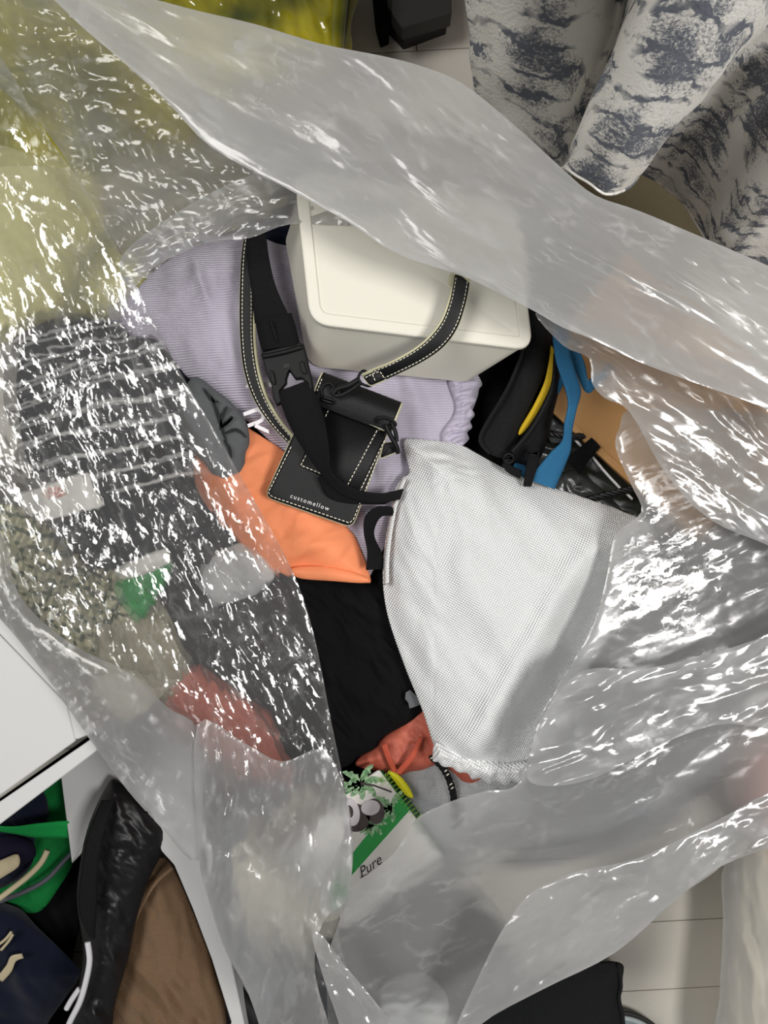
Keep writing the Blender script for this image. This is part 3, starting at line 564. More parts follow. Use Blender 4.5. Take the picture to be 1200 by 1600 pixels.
lump('wrapper', [(196, 905), (262, 872), (268, 900), (240, 945), (225, 968), (198, 940)], .37, M['green_print'], .010, 10, .03, 5, CR(44, 15, 30, .003), 3, gp)
lump('white_end', [(195, 884), (258, 858), (266, 872), (264, 882), (204, 904)], .378, M['white_card'], .006, 6, .02, 4, None, 3, gp)
lump('cloth', [(318, 890), (370, 850), (410, 855), (430, 900), (390, 935), (335, 945)], .355, M['white_cloth'], .02, 14, .05, 8, CR(45, 16, 20, .005), 3, label='crumpled white cloth above the black puffy garment under the film', category='cloth')
lump('puffer', [(255, 900), (330, 910), (440, 905), (475, 960), (492, 1060), (475, 1120), (420, 1110), (330, 1050), (280, 1000)], .34, M['black_shiny'], .03, 26, .1, 12, CR(46, 40, -20, .010), 3, label='black puffy garment under crinkled film left of the black trousers', category='garment')
lump('bundle', [(130, 955), (200, 930), (270, 940), (300, 1030), (260, 1095), (190, 1060), (140, 1020)], .33, M['beige'], .02, 20, .1, 10, CR(47, 25, 70, .007), 3, label='beige bundled cloth under film below the checked shirt', category='garment')
lump('cloth', [(165, 1050), (240, 1045), (275, 1062), (240, 1100), (215, 1118), (180, 1090)], .34, M['cream_cloth'], .008, 12, .04, 6, CR(48, 25, 0, .004), 3, label='small cream cloth under film above the white board', category='cloth')
lump('scarf', [(248, 1060), (330, 1040), (420, 1110), (470, 1150), (460, 1200), (390, 1190), (290, 1120)], .32, M['peach'], .02, 18, .1, 10, CR(49, 30, 30, .007), 3, label='peach red scarf under film below the black puffy garment', category='garment')
lump('blouse', [(420, 1250), (520, 1200), (560, 1290), (545, 1420), (470, 1440), (400, 1400), (380, 1320)], .24, M['cream_cloth'], .02, 20, .1, 10, CR(50, 30, 80, .006), 4, label='cream blouse under the film left of the coconut carton', category='garment')
lump('shirt', [(360, 1240), (450, 1180), (500, 1230), (420, 1300), (400, 1400), (470, 1480), (430, 1560), (370, 1480), (345, 1380)], .20, M['grey_cloth'], .02, 20, .1, 10, CR(51, 30, 80, .006), 4, label='grey shirt under the film column at lower left', category='garment')

# carton with palms
ctn = thing('carton', 'white carton with palm trees, coconuts and a green stripe', 'carton', tuple(P(560, 1320, .2)))
cc = [(592, 1204), (690, 1332), (540, 1440), (440, 1310)]; zc = .335
t0 = rquad(cc, .002, [zc] * 4, 3); t1 = inset(t0, -.001, -.001); low = rquad([(607, 1206), (703, 1320), (530, 1410), (430, 1290)], .002, [.255] * 4, 3)
V, Fc = loft([low, t1, t0]); mk('box_body', V, Fc, M['carton'], ctn, smooth=False)
V, Fc = flat([(593, 1205), (607, 1207), (725, 1350), (712, 1361)], lambda x, y: zc - .0 * x, .0012); 
g0 = np.array([P(594, 1204.5, zc + .0005), P(690, 1331, zc + .0005), P(703, 1319, .256), P(608, 1205, .256)]); V, Fc = loft([g0, g0 + np.array([.0012, .0008, .0008])]); mk('green_side', V, Fc, M['dark_green'], ctn, smooth=False)
V, Fc = flat([(624, 1242), (641, 1265), (551, 1366), (520, 1400), (512, 1385), (550, 1334)], zc, .0008); mk('green_stripe', V, Fc, M['green_print'], ctn, smooth=False)
rows_ = []
for i in range(13):
    t = i / 13; px = 603 + t * 60 * .9 + 1; py = 1211 + t * 78 * .9
    rows_.append(glyphs('COCONUT'[:7] if i < 2 else 'powder mix'[: 6 + i % 4], 6.5 if i < 2 else 4.2, (px, py), 52 - 90 + 0, zc - .02, .022))
V, Fc = merge(rows_); mk('side_lettering', V, Fc, stuff('lime_ink', '#9fc13a', .6, .3, .02), ctn, smooth=False, kind='stuff')
def leaf(cx, cy, deg, ln, wd, curl):
    a = math.radians(deg); up = []; dn = []
    for t in np.linspace(0, 1, 9):
        b = a + curl * t; x = cx + ln * t * math.cos(a + curl * t * .6); y = cy + ln * t * math.sin(a + curl * t * .6); h = wd * math.sin(math.pi * min(1, t * .93 + .05)) ** .7; j = 1 + .35 * ((int(t * 8) % 2) * 2 - 1)
        up.append((x - math.sin(b) * h * j * .7, y + math.cos(b) * h * j * .7)); dn.append((x + math.sin(b) * h * .6, y - math.cos(b) * h * .6))
    return up + dn[::-1]
pl = []; tips = [(564, 1224, 1.0), (612, 1262, .9), (580, 1290, .7)]
for cx, cy, s in tips:
    for dg, ln, cu in ((-170, 38, -.9), (-128, 34, -.6), (-75, 35, .5), (-30, 38, .7), (15, 32, .8), (75, 26, .3), (120, 26, .2), (165, 30, -.6)):
        if cx > 600 and dg in (15, -30): continue
        pl.append(flat(leaf(cx, cy, dg, ln * s, 8 * s, cu), zc, .0009))
V, Fc = merge(pl); mk('palm_leaves', V, Fc, M['palm_green'], ctn, smooth=False, kind='stuff')
V, Fc = flat([(564, 1222), (585, 1226), (612, 1236), (612, 1239), (585, 1229), (563, 1226)], zc, .0011); mk('palm_trunk', V, Fc, M['brown_print'], ctn, smooth=False)
def disc(cx, cy, rx, ry, dg, n=20): a = math.radians(dg); return [(cx + rx * math.cos(t) * math.cos(a) - ry * math.sin(t) * math.sin(a), cy + rx * math.cos(t) * math.sin(a) + ry * math.sin(t) * math.cos(a)) for t in np.linspace(0, 2 * math.pi, n, endpoint=False)]
for cx, cy, rx, ry, m_, u in ((556, 1278, 22, 22, 'brown_print', .0012), (549, 1269, 13, 22, 'coconut_white', .0014), (546, 1268, 6, 10, 'brown_print', .0016), (586, 1268, 15, 20, 'brown_print', .0012), (579, 1262, 15, 12, 'coconut_white', .0014)):
    V, Fc = flat(disc(cx, cy, rx, ry, -10), zc, u); mk('coconut', V, Fc, M[m_], ctn, smooth=False)
V, Fc = glyphs('Pure', 22, (577, 1355), -36, zc, .001, shear=.5); mk('lettering', V, Fc, M['ink'], ctn, smooth=False)
V, Fc = flat([(563, 1371), (576, 1364), (576, 1365), (563, 1372.5)], zc, .001); mk('lettering_flourish', V, Fc, M['ink'], ctn, smooth=False)
lump('packet', [(606, 1205), (622, 1210), (638, 1228), (646, 1246), (636, 1244), (620, 1226)], .335, M['yellow_bright'], .004, 5, .02, 3, None, 2, label='bright yellow plastic edge beside the carton green side', category='packet')
rs = thing('windbreaker', 'light grey ripstop windbreaker with a flecked black cord below the dust bag', 'garment', tuple(P(690, 1230, .2)))
lump('body', [(600, 1195), (680, 1175), (780, 1200), (830, 1240), (800, 1290), (700, 1330), (650, 1320), (640, 1270), (620, 1230)], .295, M['ripstop'], .018, 18, .08, 10, F1(52, 1.6, 26, 20, .006), 3, rs)
ro = rope('cord', [(672, 1180, .325), (692, 1200, .326), (703, 1222, .324), (709, 1250, .322), (706, 1275, .318)], .0042, M['black_nylon'], rs)
V, Fc = merge([flat([(a, b), (a + 4, b - 3), (a + 5, b - 1), (a + 1, b + 1.5)], .331, .0006) for a, b in ((694, 1205), (697, 1211), (702, 1226), (704, 1232), (672, 1185))]); mk('cord_fleck', V, Fc, M['thread'], rs, smooth=False, kind='stuff')
sm = thing('mesh_bag', 'sheer brick red mesh bag between the black trousers and the dust bag', 'bag', tuple(P(640, 1170, .2)))
lump('body', [(555, 1192), (600, 1150), (640, 1115), (670, 1085), (700, 1130), (760, 1190), (745, 1222), (725, 1222), (690, 1195), (660, 1203), (640, 1206), (622, 1212), (590, 1205)], .312, M['salmon'], .022, 14, .05, 8, lambda x, y: .006 * soft(x, y, 53, 20, 60, 1.5), 2.5, sm)
ribbon('hem_tape', [(596, 1165, .342), (603, 1185, .344), (612, 1205, .338)], [(604, 1160, .343), (611, 1182, .345), (622, 1208, .338)], M['salmon_hem'], .0015, 20, parent=sm)
ribbon('hem_tape', [(655, 1150, .344), (640, 1180, .345), (618, 1206, .340)], [(661, 1154, .344), (647, 1185, .345), (626, 1210, .340)], M['salmon_hem'], .0015, 20, parent=sm)

# grey leaf-print cloth
fc = thing('printed_cloth', 'grey cloth with black leaf print beside the orange garment', 'cloth', tuple(P(360, 680, .3)))
fz = lambda x, y: .372 + 0 * x
lump('body', [(300, 590), (340, 612), (364, 632), (385, 660), (390, 690), (384, 708), (376, 740), (330, 740), (280, 660)], .376, M['floral'], .012, 10, .03, 6, lambda x, y: .002 * creases(x, y, 54, 18, 10, 2, 4), 2.5, fc)
for st in ([(318, 606), (332, 625), (342, 628)], [(330, 618), (338, 640), (346, 665), (354, 690)], [(356, 635), (348, 650), (344, 672)], [(364, 652), (352, 664), (346, 668)], [(352, 678), (360, 674), (372, 672), (386, 684)], [(350, 688), (358, 700), (362, 716)], [(346, 668), (360, 655), (362, 650)]):
    s2 = cat(np.array(st, float), 6); T = np.gradient(s2, axis=0); nn2 = np.stack([-T[:, 1], T[:, 0]], -1); nn2 /= np.linalg.norm(nn2, axis=1, keepdims=True); wv = (2.6 * np.sin(np.linspace(.25, 2.9, len(s2))))[:, None]
    pts = np.concatenate([s2 + nn2 * wv, (s2 - nn2 * wv)[::-1]]); V, Fc = flat(pts, .3875, .004); mk('leaf_print', V, Fc, M['floral_ink'], fc, smooth=False)

# lavender sweatshirt
lv = thing('sweatshirt', 'lavender ribbed sweatshirt with white lettering beneath the storage box', 'garment', tuple(P(480, 600, .3)))
lvw = lambda x, y: .006 * soft(x, y, 61, 55, 80, 1.6) + .010 * np.exp(-((x - 300 - .35 * (y - 400)) / 9.) ** 2) * np.exp(-((y - 425) / 45.) ** 2) + .004 * creases(x, y, 62, 60, 65, 2.5, 4)
lump('body', [(190, 500), (225, 440), (290, 390), (390, 365), (470, 372), (600, 380), (740, 575), (748, 610), (735, 650), (722, 690), (700, 720), (640, 740), (625, 800), (598, 860), (570, 905), (540, 850), (500, 780), (445, 715), (395, 665), (335, 622), (270, 570)], .345, M['lavender'], .022, 24, .07, 12, lvw, 3, lv)
frill = lambda x, y: .006 * np.sin((x * .25 + y * .97) * .62 + 2.2 * vn(x / 14, y / 14, 5)) + .004 * vn(x / 7, y / 7, 8)
lump('cuff', [(700, 590), (745, 594), (744, 606), (738, 616), (744, 626), (736, 636), (742, 648), (735, 658), (738, 668), (730, 676), (732, 688), (706, 705), (690, 680), (712, 640)], .362, M['lavplain'], .012, 8, .04, 5, frill, 2, lv)
V, Fc = glyphs("n", 66, (403, 650), 70, .378, .004); q1 = [(386, 602), (391, 595), (426, 602), (425, 607)]; 
parts = [(V, Fc), flat([(384, 606), (388, 598), (426, 598), (424, 605)], .387, .001), flat([(420, 620), (431, 634), (429, 639), (401, 613), (405, 610)], .387, .001), flat([(400, 662), (420, 672), (421, 678), (398, 668)], .387, .001)]
V, Fc = merge(parts); V[:, 2] += .002; mk('lettering', V, Fc, M['white_print'], lv, smooth=False)

# orange garment
og = thing('orange_jacket', 'smooth orange garment under the corner of the leather pouch', 'garment', tuple(P(460, 820, .3)))
lump('body', [(300, 645), (340, 632), (372, 658), (412, 684), (450, 712), (500, 780), (548, 830), (560, 850), (579, 903), (570, 911), (520, 906), (466, 902), (430, 890), (380, 850), (320, 760)], lambda x, y: .358 + 0 * x, M['orange'], .022, 22, .05, 10, lambda x, y: .007 * soft(x, y, 64, 40, -35, 2.2) + .003 * creases(x, y, 67, 50, -30, 3, 4), 3, og)
lump('lower_fold', [(455, 888), (500, 884), (550, 893), (577, 905), (568, 911), (520, 908), (466, 903)], .372, M['orange'], .006, 6, .02, 4, None, 2.5, og)

# black trousers
bt_ = thing('trousers', 'black cotton trousers with a small grey mark below the orange garment', 'garment', tuple(P(550, 1050, .3)))
lump('body', [(400, 940), (455, 898), (520, 898), (572, 905), (590, 890), (612, 905), (640, 960), (690, 1060), (672, 1098), (640, 1128), (600, 1150), (585, 1170), (560, 1182), (530, 1200), (440, 1180), (420, 1060)], .325, M['black_cloth'], .028, 22, .08, 12, lambda x, y: .010 * creases(x, y, 71, 40, 38, 3.5, 5, 22) + .004 * soft(x, y, 72, 16, 60, 4), 2.5, bt_)
V, Fc = flat([(634, 1082), (641, 1078), (652, 1089), (657, 1100), (652, 1103), (640, 1107), (638, 1098), (633, 1092)], .352, .004); mk('grey_mark', V, Fc, M['floral'], bt_, smooth=False)
ribbon('fabric_loop', [(612, 792, .40), (590, 792, .405), (571, 806, .405), (568, 830, .40), (574, 862, .395), (572, 890, .385)], [(618, 806, .395), (598, 806, .40), (588, 818, .402), (585, 838, .398), (596, 862, .39), (604, 888, .38)], M['webbing'], .003, label='black fabric loop handle left of the white dust bag', category='strap')

# ------------------------------------------------------------------ cardboard box and right-hand things
kb = thing('cardboard_box', 'brown cardboard box wedged behind the blue handle, partly under film', 'box', tuple(P(1000, 650, .2)))
kc = [(812, 590), (1085, 838), (1252, 690), (960, 420)]; kt = rquad(kc, .002, [.335, .335, .345, .345], 3); kl = kt.copy(); kl[:, 2] -= .16; kl[:, 0] += .015; kl[:, 1] -= .0
V, Fc = loft([kl, inset(kt, -.0008, -.001), kt]); mk('box_body', V, Fc, M['kraft'], kb, smooth=False)
ke = rquad([(806, 592), (1084, 846), (1090, 836), (812, 584)], .001, [.341] * 4, 3); kf = ke.copy(); kf[:, 2] -= .006; V, Fc = loft([kf, ke]); mk('folded_edge', V, Fc, M['kraft'], kb, smooth=False)
gp2 = thing('plastic_case', 'dark glossy plastic case with a chrome rod and black straps below the cardboard', 'case', tuple(P(930, 740, .2)))
lump('case_body', [(840, 640), (880, 640), (930, 690), (1010, 770), (1030, 830), (980, 850), (900, 800), (840, 760), (815, 700)], .285, M['dark_gloss'], .018, 14, .06, 8, lambda x, y: .006 * creases(x, y, 81, 30, 40, 2, 5, 60), 2.5, gp2)
lump('clear_window', [(858, 650), (880, 652), (893, 672), (880, 690), (858, 688)], .315, M['smoke'], .006, 6, .02, 4, lambda x, y: .003 * creases(x, y, 82, 12, 60, 2, 4, 60), 2, gp2)
lump('clear_window', [(868, 748), (900, 735), (940, 765), (970, 800), (900, 790), (866, 768)], .312, stuff('smoky_plastic_dark', '#404443', .2, .6, .2, nscale=14), .006, 6, .02, 4, lambda x, y: .004 * creases(x, y, 83, 14, 40, 2, 4, 60), 2, gp2)
tube('chrome_rod', [(926, 714, .335), (945, 737, .335), (970, 764, .335)], .0018, M['chrome'], gp2); tube('chrome_rod', [(898, 686, .335), (908, 697, .335)], .0020, M['chrome'], gp2); tube('chrome_rod', [(978, 770, .333), (988, 780, .333)], .0018, M['chrome'], gp2)
ribbon('strap_tab', [(884, 716, .345), (905, 700, .347), (924, 684, .345)], [(906, 742, .345), (918, 722, .347), (938, 698, .345)], M['black_cloth'], .003, 20, parent=gp2)
rope('braided_cord', [(848, 676, .345), (870, 679, .347), (892, 682, .345), (912, 682, .34)], .0042, M['black_shiny'], label='short black braided cord above the blue handle crossing', category='cord', group=None)
rope('braided_cord', [(880, 795, .338), (915, 782, .342), (950, 773, .342), (985, 764, .338), (1000, 756, .33)], .0044, M['black_shiny'], label='long black braided cord at the edge of the white dust bag', category='cord')

bz = lambda x, y: .375 + 0 * x
wp = thing('waist_pack', 'black waist pack with an open zip showing yellow lining', 'bag', tuple(P(810, 620, .3)))
lump('back_panel', [(842, 470), (862, 500), (875, 545), (880, 580), (866, 640), (855, 690), (842, 718), (818, 722), (800, 712), (830, 640), (852, 560)], .372, M['black_nylon'], .012, 9, .08, 8, CR(84, 20, 100, .003), 2.5, wp)
lump('front_panel', [(832, 478), (852, 500), (861, 530), (852, 580), (836, 620), (812, 680), (790, 714), (764, 708), (750, 688), (756, 668), (786, 622), (800, 590), (818, 545), (820, 500)], .388, M['black_nylon'], .016, 12, .09, 8, CR(85, 26, 110, .004), 2.5, wp)
lump('yellow_lining', [(861, 540), (867, 556), (863, 594), (848, 630), (826, 666), (812, 680), (812, 670), (832, 636), (850, 598), (858, 562)], .398, M['yellow'], .0015, 4, .02, 3, lambda x, y: .002 * soft(x, y, 86, 12, 110), 2, wp)
zp = cat(np.array([(868, 556), (864, 600), (848, 640), (826, 676), (800, 706)], float), 8)
V, Fc = merge([dashes(zp, .410, 3.2, 2.2, 1.4, .0014)]); mk('zip_teeth', V, Fc, M['buckle'], wp, smooth=False, kind='stuff')
ribbon('zip_tape', [(865, 552, .4085), (861, 600, .4085), (845, 638, .4085), (823, 674, .4085), (797, 704, .4085)], [(872, 556, .407), (869, 602, .407), (853, 644, .407), (831, 680, .407), (804, 712, .407)], M['webbing'], .001, 50, parent=wp)
tube('piping', [(820, 500, .402), (817, 545, .404), (800, 592, .404), (783, 625, .404), (757, 668, .402), (751, 690, .400), (766, 708, .400)], .0022, M['black_nylon'], wp)
for cx, cy, a in ((795, 716, 30), (834, 708, 80)):
    lp = ringpts(cx, cy, 7, .408, 14); tube('buckle_ring', lp, .0016, M['buckle'], wp, closed=True)
    V, Fc = slab([(cx - 8, cy - 3), (cx + 8, cy - 4), (cx + 8, cy + 4), (cx - 8, cy + 4)], .415, .005); mk('buckle_bar', V, Fc, M['buckle'], wp, smooth=False)
ribbon('side_strap', [(824, 700, .410), (824, 718, .410), (820, 740, .405), (818, 760, .40)], [(842, 698, .410), (842, 718, .410), (836, 740, .405), (830, 760, .40)], M['webbing'], .002, 20, parent=wp)
ribbon('side_strap', [(790, 718, .405), (800, 728, .400), (815, 735, .395)], [(784, 728, .405), (796, 740, .400), (812, 748, .395)], M['webbing'], .002, 20, parent=wp)

bh = thing('blue_tote', 'blue canvas tote handle looping over the cardboard box', 'bag', tuple(P(880, 640, .3)))
ribbon('handle', [(862, 500, .405), (864, 527, .412), (870, 567, .422), (888, 623, .428), (883, 660, .426), (879, 688, .420), (861, 707, .414), (843, 728, .406), (824, 748, .395)], [(884, 530, .405), (891, 555, .412), (899, 582, .42), (907, 612, .422), (900, 640, .422), (893, 672, .418), (891, 702, .412), (884, 722, .404), (866, 764, .392)], M['blue'], .003, 90, parent=bh)
ribbon('handle', [(886, 545, .38), (897, 570, .39), (905, 592, .398), (913, 610, .40), (921, 614, .40), (930, 604, .395), (948, 588, .38)], [(898, 540, .385), (908, 555, .395), (914, 574, .403), (918, 593, .404), (922, 593, .402), (932, 584, .396), (945, 574, .38)], M['blue'], .003, 60, parent=bh)
ribbon('inner_strap', [(872, 590, .375), (867, 600, .375), (862, 625, .37)], [(880, 590, .375), (878, 605, .375), (868, 622, .37)], M['blue'], .002, 16, parent=bh)
lump('bag_mouth', [(803, 725), (822, 728), (850, 740), (870, 752), (850, 775), (810, 760)], .365, M['blue'], .012, 8, .08, 5, CR(87, 12, 100, .003), 2.5, bh)

# ------------------------------------------------------------------ white storage box
sx = thing('storage_box', 'off-white plastic storage box with lid lying in the open bag', 'box', tuple(P(640, 450, .36)))
lc = [(484, 506), (834, 548), (806, 325), (460, 280)]; lz = [.468, .468, .478, .478]
bc_ = [(481, 574), (742, 600), (712, 390), (442, 360)]; bz_ = [.372, .372, .385, .385]
rimc = [(487, 510), (829, 550), (797, 275), (456, 226)]
T0 = rquad(lc, .022, lz, 8); B0 = rquad(bc_, .020, bz_, 8)
up = rquad([(x, y) for x, y in lc], .022, [a - .011 for a in lz], 8)
U0 = T0.copy(); U0[:, 2] -= .008; body_top = inset(U0, .0022); 
V, Fc = loft([inset(B0, .006, -.001), inset(B0, .0015, 0), B0 + (body_top - B0) * .03, B0 + (body_top - B0) * .5, body_top]); o = mk('box_body', V, Fc, M['box'], sx)
o.modifiers.new('edge', 'WEIGHTED_NORMAL') if False else None
low0 = T0.copy(); low0[:, 2] -= .0075; r1 = T0.copy(); r1[:, 2] -= .0048; r1b = inset(r1, .0009); r1c = r1b.copy(); r1c[:, 2] += .0008; r1d = inset(r1c, -.0009)
V, Fc = loft([low0, r1, r1b, r1c, r1d, inset(T0, 0, -.0022), inset(T0, .0006, -.0008), inset(T0, .0022, 0), inset(T0, .0120, 0), inset(T0, .0128, -.0004), inset(T0, .0135, -.0022), inset(T0, .0150, -.0026)])
lid = mk('lid', V, Fc, M['box'], sx)
for o_ in (o, lid): e_ = o_.modifiers.new('sharp', 'EDGE_SPLIT'); e_.split_angle = math.radians(24)

# ------------------------------------------------------------------ leather pouch with strap
pz = .405
pc = thing('leather_pouch', 'black leather pouch with cream edges, white stitching and small lettering', 'pouch', tuple(P(520, 700, .39)))
def panel(name, c, z, th, r, mat, parent, edge=None):
    t = rquad(c, r, [z] * len(c) if np.ndim(z) == 0 else z, 6); b = t.copy(); b[:, 2] -= th; V, Fc = loft([b, inset(t, 0, -.0012), inset(t, .0008, 0), inset(t, min(.006, r * .6), .0006)]); o = mk(name, V, Fc, mat, parent)
    if edge: t2 = inset(t, -.0009, -.0015); b2 = t2.copy(); b2[:, 2] -= th * .6; V, Fc = loft([b2, t2]); mk('cream_edge', V, Fc, edge, parent)
    return o
bx = [(492, 604), (609, 664), (550, 824), (414, 776)]
panel('back_panel', bx, pz - .004, .010, .010, M['leather'], pc, M['cream'])
panel('front_pocket', [(505, 622), (607, 668), (560, 772), (468, 728)], pz + .002, .005, .002, M['leather'], pc)
# rolled flap
fl_, ff = [], []
A = P(500, 592, pz + .010); B = P(624, 640, pz + .010); ax = (B - A); ln = np.linalg.norm(ax); ax /= ln; dn = P(489, 626, pz + .010) - A; dn -= ax * dn.dot(ax); dn /= np.linalg.norm(dn)
prof = [(.030, .0015), (.022, .0045), (.012, .0065), (.004, .0055), (-.005, .001), (-.0085, -.004), (-.007, -.009), (-.001, -.0115), (.006, -.010)]
prof = cat(np.array(prof), 5); loops = []
for t in np.linspace(0, 1, 20):
    c0 = A + ax * ln * t; loops.append(np.array([c0 + dn * a + np.array([0, 0, 1.]) * b for a, b in prof]))
G = np.array(loops); m_ = G.shape[1]; Fc = [[i * m_ + j, i * m_ + j + 1, (i + 1) * m_ + j + 1, (i + 1) * m_ + j] for i in range(19) for j in range(m_ - 1)]
o = mk('flap', G.reshape(-1, 3), Fc, M['leather'], pc); s_ = o.modifiers.new('thickness', 'SOLIDIFY'); s_.thickness = .0018; s_.offset = 0
for k in (0, -1):
    V, Fc = tube3(G[k][::2], .0012, 6); mk('cream_edge', V, Fc, M['cream'], pc)
V, Fc = tube3(np.array([P(500, 627, pz + .0125), P(545, 648, pz + .0125), P(601, 673, pz + .0125)]), .0007, 6); mk('edge_line', V, Fc, M['cream'], pc)
st = [dashes(np.array(p, float), pz + zz, 1.3, 4.2, 2.4, .0012) for p, zz in (([(455, 698), (419, 770), (425, 776), (546, 817), (552, 812), (606, 678)], -.002), ([(516, 635), (508, 652)], .003), ([(501, 632), (516, 638)], .003), ([(484, 700), (470, 727), (521, 748)], .003), ([(601, 674), (590, 671), (542, 760)], .003), ([(604, 682), (560, 772)], .003))]
st += [dashes(np.array(p, float), pz + .0165, 1.2, 3.6, 2.0, .0012) for p in ([(503, 592), (494, 614)], [(622, 644), (613, 664)])]
V, Fc = merge(st); mk('stitching', V, Fc, M['thread'], pc, smooth=False, kind='stuff')
V, Fc = glyphs('customellow', 9.6, (484, 785), 19, pz - .0025, .0012, spacing=1.3); mk('lettering', V, Fc, M['white_print'], pc, smooth=False)
# ring, tab and hook at the top left of the flap
tube('ring', [(503 + 0, 618, pz + .018), (502, 608, pz + .020), (508, 600, pz + .021), (517, 600, pz + .021), (523, 608, pz + .020), (520, 617, pz + .018)], .0016, M['buckle'], pc)
V, Fc = slab([(504, 617), (524, 624), (520, 633), (500, 626)], pz + .022, .006); mk('ring_tab', V, Fc, M['leather'], pc, smooth=False)
tube('hook', [(520, 616, pz + .026), (527, 608, pz + .028), (545, 602, pz + .030), (562, 592, pz + .032)], .0032, M['buckle'], pc); tube('hook', [(523, 619, pz + .026), (534, 617, pz + .027), (552, 607, pz + .029), (565, 597, pz + .032)], .0026, M['buckle'], pc)
tube('hook_ring', ringpts(524, 612, 6, pz + .027, 12), .0016, M['buckle'], pc, closed=True)
tube('swivel_ring', [(566, 580, pz + .034), (560, 590, pz + .034), (566, 600, pz + .034), (578, 603, pz + .034), (582, 596, pz + .036), (574, 582, pz + .036)], .0016, M['buckle'], pc, closed=True)
sz = lambda t: pz + .030
SL = [(566, 586, .442), (585, 577, .455), (612, 566, .470), (645, 548, .482), (670, 528, .490), (690, 502, .494), (702, 470, .497), (708, 440, .500), (710, 428, .500)]
SR = [(576, 600, .440), (598, 594, .452), (625, 582, .466), (664, 562, .480), (694, 540, .489), (714, 512, .494), (726, 478, .497), (732, 448, .500), (733, 436, .500)]
strap = ribbon('strap', SL, SR, M['leather'], .0024, 70, 6, pc, bow=.0015)
cl = cat(np.array(SL), 8); cr = cat(np.array(SR), 8)
for nm, e, s in (('cream_edge', cl, .0016), ('cream_edge', cr, .0009)):
    V, Fc = tube3(resample(P(e[:, 0], e[:, 1], e[:, 2]), 60), s, 6); mk(nm, V, Fc, M['cream'], strap)
def edge_stitch(L_, R_, f, up=.0022, on=4, gap=2.2):
    a = resample(cat(np.array(L_, float), 8), 160); b = resample(cat(np.array(R_, float), 8), 160); c = a * (1 - f) + b * f; s = np.r_[0, np.cumsum(np.hypot(*np.diff(c[:, :2], axis=0).T))]; out = []; t = 0
    while t + on < s[-1]:
        q = np.array([[np.interp(u, s, c[:, k]) for k in range(3)] for u in (t, t + on)]); d = q[1, :2] - q[0, :2]; d /= np.linalg.norm(d) + 1e-6; nn = np.array([-d[1], d[0]]) * .6
        lo = [P(*(q[0, :2] - nn), q[0, 2] + up), P(*(q[1, :2] - nn), q[1, 2] + up), P(*(q[1, :2] + nn), q[1, 2] + up), P(*(q[0, :2] + nn), q[0, 2] + up)]; lo = np.array(lo); hi = lo + [0, 0, .0005]; out.append(loft([lo, hi])); t += on + gap
    return merge(out)
V, Fc = merge([edge_stitch(SL, SR, .14), edge_stitch(SL, SR, .88)]); mk('stitching', V, Fc, M['thread'], strap, smooth=False, kind='stuff')
# keeper at the strap end
kp = panel('strap_end', [(566, 588), (592, 577), (604, 592), (578, 603)], [.452, .458, .458, .452], .004, .004, M['leather'], pc, M['cream'])
V, Fc = merge([edge_stitch([(571, 590, .4555), (592, 581, .4605), (600, 591, .4605)], [(571, 590, .4555), (592, 581, .4605), (600, 591, .4605)], .5, .001), edge_stitch([(582, 585, .458), (588, 599, .458)], [(582, 585, .458), (588, 599, .458)], .5, .001)]); mk('stitching', V, Fc, M['thread'], kp, smooth=False, kind='stuff')
tube('strap_fold', [(702, 447, .503), (704, 432, .507), (712, 427, .509), (724, 431, .508), (734, 440, .504)], .0016, M['cream'], pc)
# long strap down the left side
LL = [(386, 350, .395), (378, 400, .402), (375, 470, .404), (376, 530, .404), (382, 580, .404), (398, 625, .402), (424, 664, .400), (452, 694, .396)]
LR = [(398, 350, .397), (396, 400, .404), (397, 470, .406), (397, 530, .406), (403, 580, .406), (416, 622, .404), (437, 658, .402), (460, 686, .398)]
s2 = ribbon('strap', LL, LR, M['leather'], .0024, 80, 5, pc)
er = cat(np.array(LR), 8); V, Fc = tube3(resample(P(er[:, 0] + 1, er[:, 1], er[:, 2]), 80), .0022, 6); mk('cream_edge', V, Fc, M['cream'], s2)
el = cat(np.array(LL), 8); V, Fc = tube3(resample(P(el[:, 0], el[:, 1], el[:, 2]), 80), .0008, 6); mk('cream_edge', V, Fc, M['cream'], s2)
V, Fc = merge([edge_stitch(LL, LR, .16), edge_stitch(LL, LR, .80)]); mk('stitching', V, Fc, M['thread'], s2, smooth=False, kind='stuff')
# second clasp at the right of the pouch
tube('hook', [(603, 664, pz + .020), (610, 680, pz + .020), (619, 696, pz + .018), (622, 708, pz + .014)], .0028, M['buckle'], pc); tube('hook', [(612, 660, pz + .020), (618, 676, pz + .020), (620, 690, pz + .018)], .0024, M['buckle'], pc)
tube('ring', [(588, 660, pz + .018), (590, 654, pz + .022), (600, 652, pz + .023), (612, 656, pz + .022), (618, 664, pz + .019), (606, 668, pz + .018)], .0018, M['buckle'], pc)
k2 = panel('strap_end', [(600, 692), (618, 690), (624, 704), (594, 716)], pz + .004, .004, .003, M['leather'], pc, M['cream'])

